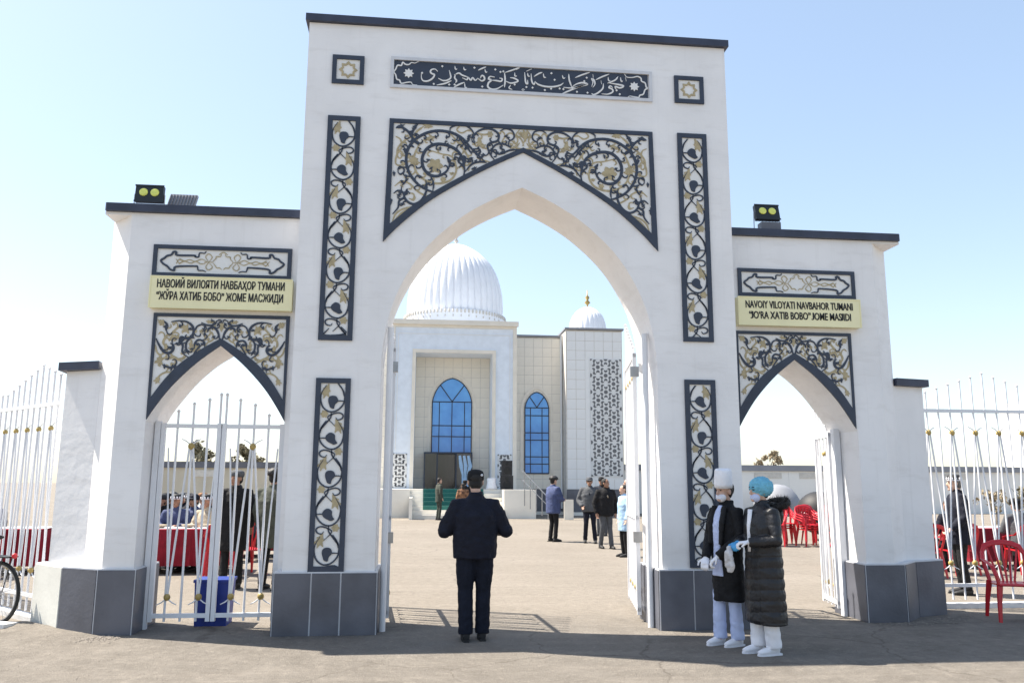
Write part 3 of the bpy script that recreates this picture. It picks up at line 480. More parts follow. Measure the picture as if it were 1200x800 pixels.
# ---------------------------------------------------------------- flood lights
def flood(loc,rx,label,zoff=0,w_=.31,h_=.19,legs=False):
    t=thing('flood_light',label,'lamp',loc); R=Matrix.Rotation(rx,3,'X'); c=Vector((0,0,h_/2+zoff+.015))
    def tr(mb): mb.v=[tuple(R@(Vector(p))+c) for p in mb.v]; return mb
    b=MB(); b.box(-w_/2,w_/2,-.03,.03,-h_/2,h_/2)
    for k in range(7): x=-w_/2+.03+k*(w_-.06)/6; b.box(x-.004,x+.004,.03,.05,-h_/2+.01,h_/2-.01)
    tr(b).build('lamp_body',M['lampblack'],t)
    for za,zb_ in ((h_/2-.012,h_/2+.006),(-h_/2-.006,-h_/2+.012)): f=MB(); f.box(-w_/2-.006,w_/2+.006,-.036,-.030,za,zb_); tr(f).build('lamp_rim',M['lampblack'],t)
    for s in (-1,1):
        l=MB(); l.tube([(s*.062,-.031,.012),(s*.062,-.040,.012),(s*.062,-.046,.012)],[.048,.046,.030],20); tr(l).build('lens',M['ledyellow'],t)
    br=MB(); 
    for s in (-1,1): br.tube([(s*(w_/2+.012),0,c.z),(s*(w_/2+.014),0,0.0)],.006,6)
    br.tube([(-w_/2-.014,0,.004),(w_/2+.014,0,.004)],.006,6); br.build('bracket',M['steel'],t)
flood((-4.29,.40,4.648),rad(-6),'black flood light with two yellow lenses above the left side arch',.07,.31,.20)
t=thing('flood_light','grey flood light seen from behind beside the black one above the left side arch','lamp',(-3.985,.5,4.648))
b=MB(); R=Matrix.Rotation(rad(-20),3,'X'); b.box(-.155,.155,-.02,.02,0,.27); b.v=[tuple(R@Vector(p)+Vector((p[2]*.10,0,0))) for p in b.v]; b.build('lamp_body',M['roofgrey'],t)
for k in range(9):
    b=MB(); x=-.14+k*.035; b.box(x-.003,x+.003,-.034,-.019,.01,.26); b.v=[tuple(R@Vector(p)+Vector((p[2]*.10,0,0))) for p in b.v]; b.build('cooling_fin',M['tile'],t)
flood((3.135,.38,4.678),rad(-14),'black flood light with two yellow lenses on a bracket above the right side arch',.115,.31,.205)
b=MB(); b.box(3.02,3.27,.28,.40,4.678,4.765); b.build('driver_box',M['tile'],None,label='small grey box under the flood light above the right side arch',cat='box')
# ---------------------------------------------------------------- iron gates and fences
ball_me=None
def rosette(par,x,z,y=0,r=.037,up=1):
    mb=MB(); mb.ball((x,y,z),(r,r*.8,r*1.05),10,7); mb.build('rosette',M['ball'],par,smooth=True)
    for s in (-1,1):
        mb=MB(); mb.tube([(x+s*.012,y-.004,z+up*.02),(x+s*.055,y-.006,z+up*.055),(x+s*.105,y-.006,z+up*.08)],[.007,.007,.005],6); mb.build('curled_arm',M['metalwhite'],par)
def iron_leaf(name,label,cat,loc,rz,W,zb,zr,tips,bars,ros_t,ros_b,ztop,zbot,fr=.024,group=None,stiles=(1,1),low=.0):
    t=thing(name,label,cat,loc,rz,group)
    def bar(nm,a,b,r=.0105,seg=6): mb=MB(); mb.tube([a,b],r,seg); return mb.build(nm,M['metalwhite'],t)
    for nm,z in (('rail',zr),('rail',zb)): mb=MB(); mb.box(0,W,-fr*.8,fr*.8,z-.022,z+.022); mb.build(nm,M['metalwhite'],t)
    if stiles[0]: mb=MB(); mb.box(0,.045,-fr,fr,zb-.06,zr+.03); mb.build('stile',M['metalwhite'],t)
    if stiles[1]: mb=MB(); mb.box(W-.045,W,-fr,fr,zb-.06,zr+.03); mb.build('stile',M['metalwhite'],t)
    for x,zt in zip(bars,tips):
        mb=MB(); mb.tube([(x,0,zb-.06-low),(x,0,zt)],.013,6); mb.tube([(x,0,zt-.01),(x,0,zt+.012),(x,0,zt+.03)],[.012,.021,.005],8); mb.build('bar',M['metalwhite'],t)
    for x in ros_t: rosette(t,x,ztop,-.012,up=1)
    for x in ros_b: rosette(t,x,zbot,-.012,up=-1)
    for xb in ros_b:
        for sg in (-1,1):
            if not any(abs(xb-xt)<.26 and (xt-xb)*sg>.02 for xt in ros_t) and .03<xb+sg*.09<W-.03: bar('diagonal_rod',(xb,-.012,zbot),(xb+sg*.10,-.012,ztop-.02),.0095)
        for xt in ros_t:
            if abs(xb-xt)<.26 and abs(xb-xt)>.02: bar('diagonal_rod',(xb,-.012,zbot),(xt+(.02 if xb>xt else -.02),-.012,ztop-.02),.012)
    return t
Y=.52
# left side arch: two closed leaves on posts
for x,lab in ((-4.03,'white square gate post against the left pier of the left side arch'),(-2.625,'white square gate post against the right jamb of the left side arch')):
    mb=MB(); mb.box(x-.03,x+.03,Y-.03,Y+.03,0,2.23); mb.build('gate_post',M['metalwhite'],None,label=lab,cat='gate post')
iron_leaf('gate_leaf','closed white iron gate leaf on the left half of the left side arch','gate',(-3.995,Y,0),0,.65,.135,2.18,[2.335,2.42,2.47,2.53],[.17,.335,.50,.625],[.335],[.19,.52],1.955,.33)
iron_leaf('gate_leaf','closed white iron gate leaf on the right half of the left side arch','gate',(-3.335,Y,0),0,.68,.135,2.18,[2.53,2.47,2.415,2.30],[.03,.18,.345,.505],[.345],[.20,.52],1.955,.33)
# right side arch: leaf standing open
mb=MB(); mb.box(4.02,4.10,.72,.80,0,2.25); mb.build('gate_post',M['metalwhite'],None,label='thick white gate post against the right jamb of the right side arch',cat='gate post')
iron_leaf('gate_leaf','white iron gate leaf standing open beside the right jamb of the right side arch','gate',(4.03,.84,0),rad(78),.68,.135,2.18,[2.30,2.40,2.47,2.53],[.17,.335,.50,.64],[.335],[.19,.52],1.955,.33)
iron_leaf('gate_leaf','white iron gate leaf folded back behind the puffer coat woman at the right side arch','gate',(2.70,1.10,0),rad(95),.68,.135,2.18,[2.53,2.47,2.40,2.30],[.04,.18,.345,.51],[.345],[.19,.52],1.955,.33)
# middle arch: tall leaves folded back
for s,lab,rz in ((-1,'tall white iron gate leaf folded open along the left jamb of the middle arch',rad(94)),(1,'tall white iron gate leaf folded open along the right jamb of the middle arch',rad(80))):
    mb=MB(); mb.tube([(s*1.475,.18,0),(s*1.475,.18,3.3)],.035,12); mb.build('gate_post',M['metalwhite'],None,label='round white gate pipe post on the %s jamb of the middle arch'%('left' if s<0 else 'right'),cat='gate post')
    W=1.42; n=8; bars=[.17+i*.165 for i in range(n)]
    t=iron_leaf('gate_leaf',lab,'gate',(s*1.445,.55,0),rz,W,.135,3.1,[3.22+.07*i for i in range(n)],bars,bars[1::2],bars[0::2],2.85,.33)
    for z in (.95,2.9): mb=MB(); mb.box(-.02,.05,-.05,.05,z-.06,z+.06); mb.build('hinge',M['steel'],t)
    mb=MB(); mb.box(.0,W,-.02,.02,1.15,1.19); mb.build('rail',M['metalwhite'],t)
# right fence
def fence(loc,rz,label,n,x0,peak):
    sp=.1685; bars=[x0+i*sp for i in range(n)]; W=bars[-1]+.08
    tips=[]
    for i in range(n):
        j=(i-peak)%13; j=min(j,13-j); tips.append(3.055-.053*j)
    return iron_leaf('iron_fence',label,'fence',loc,rz,W,.28,2.55,tips,bars,bars[1::2],bars[0::2],2.255,.56,.018,stiles=(0,0),low=.12)
fence((5.33,1.28,0),0,'white iron fence with gold rosettes to the right of the gateway',30,.485-.337,6)
MB().box(5.36,11,1.20,1.34,0,.06).build('kerb',M['kerb'],None,label='low whitewashed kerb under the right iron fence',cat='kerb')
fence((-5.30,1.02,0),rad(135),'white iron fence slanting back from the left end of the gateway',30,.07,3).scale=(1,1,.965)
b=MB(); b.box(0,5.2,-.07,.07,0,.06); b.build('kerb',M['kerb'],None,loc=(-5.30,1.02,0),rz=rad(135),label='low whitewashed kerb under the left iron fence',cat='kerb')
MB().zprism([(-5.42,.78),(-5.5,.62),(-9.5,1.9),(-9.5,2.2)],0,.05).build('kerb',M['kerb'],None,label='pale concrete kerb strip beside the bicycle wheel',cat='kerb')
# ---------------------------------------------------------------- mosque
mq=thing('mosque','cream clad mosque with a ribbed white dome and a tall framed entrance behind the gateway','mosque',(0,0,0))
CX=.41; YF=30.0; YW=31.5; PZ=1.24
def ring(mb,outer,inner,y0,y1):
    n=len(outer)
    for i in range(n-1): mb.prism([outer[i],outer[i+1],inner[i+1],inner[i]],y0,y1)
# entrance frame (portal block)
xL,xR=CX-3.0,CX+3.0; iL,iR=CX-1.83,CX+1.83
b=MB(); b.prism([(xL,0),(iL,0),(iL,7.66),(iR,7.66),(iR,0),(xR,0),(xR,9.20),(xL,9.20)],YF,YW+.6); b.build('entrance_block',M['portalblue'],mq)
t_=MB()
def band(x0,x1,z0,z1,y=YF,h=.06,ma='cream',nm='moulding'): MB().box(x0,x1,y-h,y-.002,z0,z1).build(nm,M[ma],mq)
band(xL-.02,xL+.16,PZ,9.02); band(xR-.16,xR+.02,PZ,9.02); band(xL-.10,xR+.10,9.02,9.26,h=.14); band(xL+.16,xR-.16,8.90,9.018,h=.05)
band(iL-.17,iL-.01,PZ,7.83); band(iR+.01,iR+.17,PZ,7.83); band(iL-.01,iR+.01,7.67,7.83)
band(xL+.30,xL+.33,PZ+1.8,8.6,h=.02,ma='claddingw'); band(xR-.33,xR-.30,PZ+1.8,8.6,h=.02,ma='claddingw'); band(xL+.33,xR-.33,8.57,8.60,h=.02,ma='claddingw')
# recess back wall with pointed window opening, clad in panels
MB().box(iL,iR,YW,YW+.2,0,7.66).build('recess_wall',M['joint'],mq)
tile_me={}
def clad(x0,x1,z0,z1,y,nx,nz,ma,skip=None,off=.012):
    w_=(x1-x0)/nx; h_=(z1-z0)/nz; key=(round(w_,3),round(h_,3),ma)
    if key not in tile_me: tile_me[key]=MB().box(.010,w_-.010,-off,0,.010,h_-.010).mesh('cladding_panel',M[ma])
    for i in range(nx):
        for k in range(nz):
            X,Z=x0+i*w_,z0+k*h_
            if skip and skip(X,X+w_,Z,Z+h_): continue
            link('cladding_panel',tile_me[key],mq,(X,y,Z))
def arch_profile(cx,hw,zs,za,n=12):     # half-outline pointed arch (left half) from spring to apex
    out=[]
    for i in range(n+1):
        t=i/n; a=t*pi/2; x=hw*(1-t**1.0*0)*cos(a) ; x=hw*(cos(a)*.72+.28*(1-t)); z=zs+(za-zs)*(sin(a)*.85+.15*t); out.append((x,z))
    return [(cx-x,z) for x,z in out],[(cx+x,z) for x,z in out[::-1]]
def window(cx,hw,z0,zs,za,y,vx,hz,trim=.09,arch_v=True):
    wdw=link('window',None,mq)
    l,r=arch_profile(cx,hw,zs,za); 
    outer=[(cx-hw,z0)]+l+r[1:]+[(cx+hw,z0)]
    MB().prism(outer,y-.035,y-.014).build('pane',M['glass'],wdw)
    f=MB(); b_=.045
    ribbon(f,outer,b_,y-.034,.025,taper=False,sm=False); f.box(cx-hw,cx+hw,y-.059,y-.034,z0-.02,z0+.04)
    for x in vx: f.box(cx+x-.018,cx+x+.018,y-.056,y-.034,z0,zs)
    for z in hz: f.box(cx-hw,cx+hw,y-.058,y-.034,z-.022,z+.022)
    if arch_v:
        for s in (-1,1): ribbon(f,[(cx,zs+.02),(cx+s*hw*.62,zs+(za-zs)*.72)],.045,y-.034,.022,taper=False,sm=False)
    f.build('frame',M['darkframe'],wdw)
    g_=MB(); l2,r2_=arch_profile(cx,hw+.16,zs,za+.24); out=[(cx-hw-.16,z0)]+l2+r2_[1:]+[(cx+hw+.16,z0)]
    ribbon(g_,out,.14,y-.014,.03,taper=False,sm=False); g_.build('surround',M['cream'],wdw)
clad(iL,iR,PZ,7.66,YW,8,13,'cladding',lambda a,b_,c,d:(b_>CX-.7 and a<CX+.7 and d<6.0))
window(CX-.02,.97,2.95,5.45,6.62,YW,(-.62,0,.62),(5.45,4.28,3.75))
# door vestibule
v_=MB(); v_.box(CX-1.35,CX+.95,YW-1.1,YW-.05,2.88,2.96)
for x in (CX-1.35,CX-.75,CX+.15,CX+.9): v_.box(x,x+.06,YW-1.1,YW-1.04,PZ,2.88)
v_.build('door_frame',M['darkframe'],mq)
MB().box(CX-1.29,CX-.75,YW-1.09,YW-1.07,PZ,2.88).build('door_pane',M['darkglass'],mq)
MB().box(CX-.69,CX+.15,YW-.6,YW-.58,PZ,2.88).build('door_pane',M['darkglass'],mq)
MB().box(CX+.21,CX+.9,YW-1.09,YW-1.07,PZ,2.88).build('door_pane',M['darkglass'],mq)
cu_=MB()
for k in range(3): cu_.tube([(CX+.35+k*.2,YW-1.12,2.8),(CX+.42+k*.22,YW-1.13,2.3),(CX+.5+k*.12,YW-1.13,1.9),(CX+.52+k*.1,YW-1.12,1.3)],[(.06,.02),(.09,.02),(.05,.02),(.06,.02)],6)
cu_.build('curtain',M['clothlight'],mq)
# lower lattice panels on the frame legs
def lattice(x0,x1,z0,z1,y,px,pz,s):
    P=MB().box(x0,x1,y-.03,y-.003,z0,z1).build('lattice_screen',M['lattice'],mq)
    mb=MB(); nx=max(1,int(round((x1-x0)/px))); nz=int(round((z1-z0)/pz)); w_=(x1-x0)/nx; h_=(z1-z0)/nz
    def blob(cx,cz,rx,rz,k=8,ph=0):
        p=[]
        for i in range(16):
            a=2*pi*i/16; q=(.86+.14*cos(a*k)); p.append((min(max(cx+rx*q*cos(a+ph),x0),x1),min(max(cz+rz*q*sin(a+ph),z0),z1)))
        mb.prism(p,y-.036,y-.0295)
    def wedge(cx,cz,ang,L,W):
        c,s_=cos(ang),sin(ang); pts=[(-L/2,-W*.25),(0,-W/2),(L/2,-W/2),(L*.25,0),(L/2,W/2),(0,W/2),(-L/2,W*.25)]
        mb.prism([(min(max(cx+u*c-v*s_,x0),x1),min(max(cz+u*s_+v*c,z0),z1)) for u,v in pts],y-.036,y-.0295)
    for i in range(nx+1):
        for k in range(nz*2+1):
            cx,cz=x0+i*w_,z0+k*h_/2
            if (i+k)%2==0:
                blob(cx,cz,w_*.26*s,w_*.26*s)
                for j in range(6):
                    a=j*pi/3+(pi/6 if i%2 else pi/6); 
                    u,v=cx+cos(a)*w_*.62,cz+sin(a)*w_*.56
                    if x0<u<x1 and z0<v<z1: wedge(u,v,a,w_*.34,w_*.44)
    mb.build('lattice_opening',M['inlay'],P,kind='stuff')
lattice(xL+.20,xL+.86,PZ+.05,2.86,YF,.33,.46,1); lattice(xR-.88,xR-.22,PZ+.05,2.86,YF,.33,.46,1)
# right hand walls
MB().box(xR+.0,5.93,YW,YW+8,0,8.80).build('side_wall',M['joint'],mq)
clad(xR+.12,5.85,PZ,8.74,YW,5,16,'cladding',lambda a,b_,c,d:(a>4.0 and b_<5.2 and c<5.3 and d>2.2))
l_,r_=arch_profile(4.62,.72,5.2,6.06)

window(4.62,.60,1.98,5.22,6.0,YW-.004,(-.32,.26),(5.22,4.83,3.98,3.62,2.80,2.45))
MB().box(5.93,8.78,YF+.5,YW+8,0,9.04).build('side_wall',M['joint'],mq)
clad(5.97,8.76,PZ,8.98,YF+.5,6,16,'claddingw',lambda a,b_,c,d:(a>6.9 and c>1.4 and c<7.4))
MB().box(7.06,8.74,YF+.49,YF+.499,1.70,7.65).build('screen_slab',M['claddingw'],mq)
lattice(7.14,8.70,1.85,7.60,YF+.485,.39,.80,1.15)
MB().box(6.9-.0,7.06,YF+.489,YF+.499,1.7,7.65).build('screen_slab',M['claddingw'],mq)
for x0,x1,y,z in ((xR+.1,5.93,YW,8.82),(5.88,8.86,YF+.5,9.06)): MB().box(x0,x1,y-.10,y+8,z,z+.09).build('coping',M['roofgrey'],mq)
for x0,x1,y in ((xR+.02,5.93,YW),(5.93,8.80,YF+.5)):
    n=int((x1-x0)/.7)
    for i in range(n):
        a=x0+(x1-x0)*i/n; MB().box(a+.008,a+(x1-x0)/n-.008,y-.05,y-.002,.16,1.23).build('base_tile',M['tile'],mq)
    MB().box(x0,x1,y-.09,y-.001,0,.155).build('base_kerb',M['marble'],mq)
MB().tube([(5.86,YW-.06,.3),(5.86,YW-.06,8.9)],.05,8).build('downpipe',M['claddingw'],mq)
MB().box(-4.6,xL,YW,YW+8,0,8.8).build('side_wall',M['joint'],mq); clad(-4.6,xL-.02,PZ,8.7,YW,3,15,'cladding')
# platform and steps
MB().box(-5,CX-1.95,27.9,YF+1.5,0,PZ-.005).build('platform',M['marble'],mq); MB().box(2.55,3.95,27.0,YF+1.5,0,PZ-.005).build('platform',M['marble'],mq)
MB().box(CX-1.95,2.55,28.7,YW,0,PZ-.004).build('platform',M['marble'],mq)
for i in range(7):
    MB().box(CX-1.95,2.55,26.6+i*.30,28.7,0 if i==0 else i*.177+.0005,(i+1)*.177-.003).build('stair_step',M['marble'],mq)
    if i>=2: 
        c=MB(); c.box(-.95,1.75,26.59+i*.30,26.9+i*.30,(i+1)*.177-.002,(i+1)*.177+.010); c.box(-.95,1.75,26.578+i*.30,26.589+i*.30,i*.177+.012,(i+1)*.177+.010); c.build('carpet',M['carpet'],mq)
MB().box(-1.54,-1.40,26.2,28.7,0,PZ-.35).build('step_cheek',M['marble'],mq)
#mb=MB(); mb.add([(2.55,25.9,0),(3.3,25.9,0),(3.3,28,0),(2.55,28,0),(2.55,25.9,.05),(3.3,25.9,.05),(3.3,28,PZ-.01),(2.55,28,PZ-.01)],[(0,3,2,1),(4,5,6,7),(0,1,5,4),(1,2,6,5),(2,3,7,6),(3,0,4,7)]); mb.build('ramp',M['marble'],mq)
r_=MB()
for i in range(5): r_.tube([(3.45+.22*i,27-.25*i,(1.1-.26*i)*.5),(3.45+.22*i,27-.25*i,2.0-.27*i)],.022,6)
r_.tube([(3.35,27.1,2.08),(4.4,25.95,.85)],.026,6); r_.tube([(3.35,27.1,1.68),(4.4,25.95,.5)],.018,6); r_.build('handrail',M['steel'],None,label='steel handrail beside the mosque steps',cat='handrail')
# domes
def dome(cx,cy,zb,R,H,gores,finial,small=False):
    prof=[]
    for i in range(25):
        t=i/24; a=t*pi/2
        r=R*(cos(a)**.56)*(1-.03*(1-t)**6) if t<1 else .02; r=max(r,.02); z=H*(sin(a)*.85+.15*t**6); prof.append((r,z))
    D=MB(); D.lathe(prof,(cx,cy,zb),gores*6,lambda a,z:1-.035*(1-abs(sin(a*gores/2)))**2)
    d=D.build('dome',M['dome'],mq,smooth=False)
    MB().lathe([(R*1.02,-.9),(R*1.02,0),(R*.96,.03)],(cx,cy,zb),64).build('drum',M['dome'],mq)
    dn=MB()
    n=gores*2 if not small else gores
    for i in range(n):
        a=2*pi*i/n; rr=R*1.025
        x,y=cx+rr*cos(a),cy+rr*sin(a); dn.ball((x,y,zb-.10),(.055,.055,.12),6,5)
        if i%2==0: dn.ball((x,y,zb-.36),(.035,.035,.07),5,4)
    dn.build('frieze_ornament',M['joint'],mq,kind='stuff')
    f=MB(); fz=zb+H-.02; k=.5 if small else .45
    f.lathe([(.05*k*2,0),(.04*k*2,.10*k*2),(.16*k*2,.22*k*2),(.05*k*2,.36*k*2),(.12*k*2,.5*k*2),(.03*k*2,.62*k*2),(.02,.9*k*2)],(cx,cy,fz),14); f.build('finial',M['ball'] if finial else M['joint'],mq,smooth=True)
dome(.64,36,10.55,2.74,4.30,42,False); dome(7.44,32.4,9.15,1.0,1.52,22,True,True)
# ---------------------------------------------------------------- things on the mosque platform
def speaker(loc,w_,h_,label):
    t=thing('loudspeaker',label,'loudspeaker',loc,0,None); MB().box(-w_/2,w_/2,-.2,.2,0,h_).build('cabinet',M['black'],t)
    for z,r in ((h_*.33,w_*.34),(h_*.78,w_*.16)): MB().tube([(0,-.201,z),(0,-.215,z)],[r,r*.85],20).build('cone',M['rubber'],t)
speaker((2.82,28.5,PZ),.55,.62,'lower black loudspeaker cabinet on the platform beside the mosque steps'); speaker((2.82,28.5,PZ+.625),.46,.66,'upper black loudspeaker cabinet standing on the lower one beside the mosque steps')
t=thing('draped_table','small white draped table on the platform left of the loudspeakers','table',(2.15,28.6,PZ)); mb=MB(); mb.lathe([(.26,0),(.25,.1),(.20,.3),(.21,.46),(.19,.50)],(0,0,0),24,lambda a,z:1+.06*sin(a*7)); mb.build('cloth',M['clothwhite'],t,smooth=True)
MB().box(4.95,5.35,25.6,25.66,.02,.85).build('board',M['cream'],None,label='cream board leaning near the mosque base behind the men in the courtyard',cat='board')
# ---------------------------------------------------------------- yard walls and far buildings
def wallpanels(x0,x1,y,z,ma,nm,label,cat,step=3.0,cop='roofgrey',ch=.30,vents=()):
    t=thing(nm,label,cat,(0,0,0)); n=max(1,int(round((x1-x0)/step)))
    for i in range(n):
        a=x0+(x1-x0)*i/n; b_=x0+(x1-x0)*(i+1)/n; MB().box(a+.02,b_-.02,y,y+.2,0,z-ch).build('wall_panel',M[ma],t); 
        MB().box(a-.07,a+.07,y-.02,y+.22,0,z-ch-.001).build('pilaster',M[ma],t)
    MB().box(x0-.1,x1+.1,y-.12,y+.32,z-ch+.002,z).build('coping',M[cop],t)
    for a,b_,c,d in vents:
        f=link('window',None,t); MB().box(a,b_,y-.03,y-.005,c,d).build('frame',M['joint'],f); MB().box(a+.08,b_-.08,y-.036,y-.029,c+.04,d-.04).build('pane',M['joint'],f)
    return t
wallpanels(-17.5,-5.6,33,2.48,'farwall','yard_wall','long cream yard wall with a dark coping seen through the left side arch','wall',cop='tile',vents=[(-12.05,-11.1,1.75,2.08)])
wallpanels(9.2,52,33,2.50,'whitewall','long_shed','long low white building with a grey roof edge seen through the right side arch','building',cop='roofgrey',vents=[(16.4,17.9,1.82,2.10),(18.9,20.2,1.82,2.10),(22.5,24,1.82,2.10),(27,28.4,1.82,2.10)])
MB().lathe([(1.15,0),(1.15,.6),(.92,1.0),(.70,1.3),(.4,1.46),(.05,1.52)],(16.5,30.5,0),36).build('dome_tent',M['roofgrey'],None,smooth=True,label='pale grey round topped shape in front of the white building beyond the nurse',cat='tent')
tw=thing('far_tower','pale distant block showing above the right iron fence at the photo edge','building',(55.2,60,0)); MB().box(-1.2,6,0,4,0,9.1).build('wall',M['whitewall'],tw)
for i in range(7):
    for k in range(6): MB().box(-1.0+i*1.0,-.45+i*1.0,-.05,-.01,1.5+k*1.25,2.3+k*1.25).build('window',M['claddingw'],tw)
# steel hall frame at the left edge
def at_tree(loc,h,R,n,ma,label,nm='leafy_tree',cat='tree',ls=.16,seed=1,trunk=True):
    rnd=random.Random(seed); t=thing(nm,label,cat,loc); 
    if trunk:
        tr=MB(); tr.tube([(0,0,0),(.05,0,h*.35),(0,.05,h*.6)],[.09*h/3,.06*h/3,.03*h/3],7)
        for k in range(7):
            a=rnd.random()*2*pi; z=h*(.3+.3*rnd.random()); tr.tube([(0,0,z),(cos(a)*R*.5,sin(a)*R*.5,z+h*.2),(cos(a)*R*.85,sin(a)*R*.85,z+h*.35)],[.03*h/3,.02*h/3,.008],5)
        tr.build('trunk',M['bark'],t)
    c=MB(); cl=[(rnd.gauss(0,R*.5),rnd.gauss(0,R*.5),h*.68+rnd.gauss(0,h*.15),R*(.2+.25*rnd.random())) for _ in range(16)]
    for _ in range(n):
        q=rnd.choice(cl); v=Vector((rnd.gauss(0,1),rnd.gauss(0,1),rnd.gauss(0,1))).normalized()*q[3]*rnd.random()**.4; p=Vector(q[:3])+v
        a=Vector((rnd.gauss(0,1),rnd.gauss(0,1),rnd.gauss(0,1))).normalized()*ls; b_=a.cross(Vector((rnd.gauss(0,1),rnd.gauss(0,1),rnd.gauss(0,1)))).normalized()*ls*.5
        c.add([p-a,p-b_,p+a,p+b_],[(0,1,2,3)])
    c.build('crown',M[ma],t,kind='stuff')
at_tree((-12.6,36,0),3.5,1.0,900,'leaf','larger olive tree above the cream yard wall seen through the left side arch',seed=3)
at_tree((-10.2,36.5,0),3.2,.9,700,'leaf','smaller olive tree above the cream yard wall near the middle bars of the gate',seed=4)
at_tree((17.6,40,0),3.3,.9,450,'leaf2','thin autumn tree above the white building, left one within the right side arch',seed=5)
at_tree((20.6,41,0),3.6,.8,450,'leaf2','thin autumn tree above the white building, right one within the right side arch',seed=6)
rnd=random.Random(9)
for i,(x,y) in enumerate([(17.2,26),(18.5,27),(19.3,26),(21.8,22),(23.4,22.5),(25.2,22),(26.9,23),(28.4,22.6),(30.2,23)]):
    lab=['low yellowing shrub left of the red chair stacks','low yellowing shrub behind the red chair stacks','low yellowing shrub right of the chair stacks','leafy shrub behind the iron fence, nearest the right end pier','leafy shrub left of the man in the skullcap','leafy shrub just behind the man in the skullcap','leafy shrub right of the man in the skullcap','leafy shrub above the red chairs behind the iron fence','leafy shrub at the right edge behind the iron fence'][i]
    at_tree((x,y,0),1.35+.2*(i%3),.45,240,'leaf2' if i%2 else 'leaf',lab,'shrub','shrub',.10,20+i)
lp=thing('lamp_mast','pale bent steel mast at the left edge of the sky','mast',(-14.2,14.0,0)); mb=MB(); mb.tube([(0,0,0),(.0,0,6.0),(.03,0,6.55),(-.1,0,6.72),(-2.4,0,7.0)],[.10,.09,.09,.09,.08],8); mb.build('pole',M['claddingw'],lp)
# ---------------------------------------------------------------- people
def fuse(mb,vox,name,ma,parent,smooth=2,wr=0,wsc=9,seed=0,fold=None,relax=.5):
    me=mb.mesh(name,None); o=bpy.data.objects.new('tmp',me); COL.objects.link(o)
    r=o.modifiers.new('r','REMESH'); r.mode='VOXEL'; r.voxel_size=vox
    if smooth: s=o.modifiers.new('s','SMOOTH'); s.iterations=smooth; s.factor=relax
    dg=bpy.context.evaluated_depsgraph_get(); out=bpy.data.meshes.new_from_object(o.evaluated_get(dg)); bpy.data.objects.remove(o)
    out.name=name; out.materials.clear(); out.materials.append(ma)
    if wr:
        ofs=Vector((seed*3.1,seed*1.7,0)); ns=[v.normal.copy() for v in out.vertices]
        for v,nn in zip(out.vertices,ns):
            p=v.co; q=Vector((p.x*wsc,p.y*wsc,p.z*wsc*1.5))+ofs
            d=noise.noise(q); d=(1-abs(d)*2.2)*.6+noise.noise(q*2.3)*.5
            v.co=p+nn*(d*wr+(fold(p) if fold else 0))
    for p in out.polygons: p.use_smooth=True
    return link(name,out,parent)
def hand(mb,wr,dirv,side,k=1.0,curl=.6,palm_n=None):
    # palm + five fingers; dirv = direction the hand points, side=+1/-1 picks the thumb side
    d=Vector(dirv).normalized(); n=Vector(palm_n) if palm_n else Vector((0,1,0)); n=(n-d*n.dot(d)); n=n.normalized() if n.length>.01 else Vector((1,0,0)); s=d.cross(n)*side
    W=Vector(wr); L=.085*k
    mb.tube([W-d*.02,W+d*L*.5,W+d*L],[(.020*k,.030*k),(.017*k,.042*k),(.014*k,.040*k)],10,up=n)
    for i,(o,l) in enumerate(((-.03,.062),(-.010,.074),(.010,.078),(.030,.070))):
        b=W+d*L*.92+s*o*k; a=curl*(.8+.12*i)
        p1=b+(d*cos(a*.5)+n*sin(a*.5))*l*.45*k; p2=p1+(d*cos(a*1.3)+n*sin(a*1.3))*l*.32*k; p3=p2+(d*cos(a*2)+n*sin(a*2))*l*.25*k
        mb.tube([b-d*.01,b,p1,p2,p3],[.0095*k,.0095*k,.009*k,.0083*k,.007*k],7)
    b=W+d*L*.25+s*.036*k; p1=b+(d*.6+s*.7+n*.3).normalized()*.04*k; p2=p1+(d*.8+s*.15+n*.6).normalized()*.032*k; mb.tube([b-s*.01,b,p1,p2],[.012*k,.012*k,.0105*k,.0085*k],7)
DEF=dict(pelvis=(0,0,.93),chest=(0,.0,1.26),neck=(0,-.01,1.46),head=(0,.02,1.60),shL=(-.185,0,1.40),elL=(-.25,-.02,1.13),wrL=(-.24,.06,.89),shR=(.185,0,1.40),elR=(.25,-.02,1.13),wrR=(.24,.06,.89),
 hipL=(-.09,0,.90),knL=(-.10,.03,.50),anL=(-.11,-.02,.09),hipR=(.09,0,.90),knR=(.10,.03,.50),anR=(.11,-.02,.09))
SIT=dict(pelvis=(0,0,.52),chest=(0,.03,.86),neck=(0,.05,1.05),head=(0,.09,1.19),shL=(-.185,.04,.99),elL=(-.25,.12,.74),wrL=(-.15,.34,.76),shR=(.185,.04,.99),elR=(.25,.12,.74),wrR=(.15,.34,.76),
 hipL=(-.09,.02,.50),knL=(-.12,.42,.48),anL=(-.12,.40,.09),hipR=(.09,.02,.50),knR=(.12,.42,.48),anR=(.12,.40,.09))
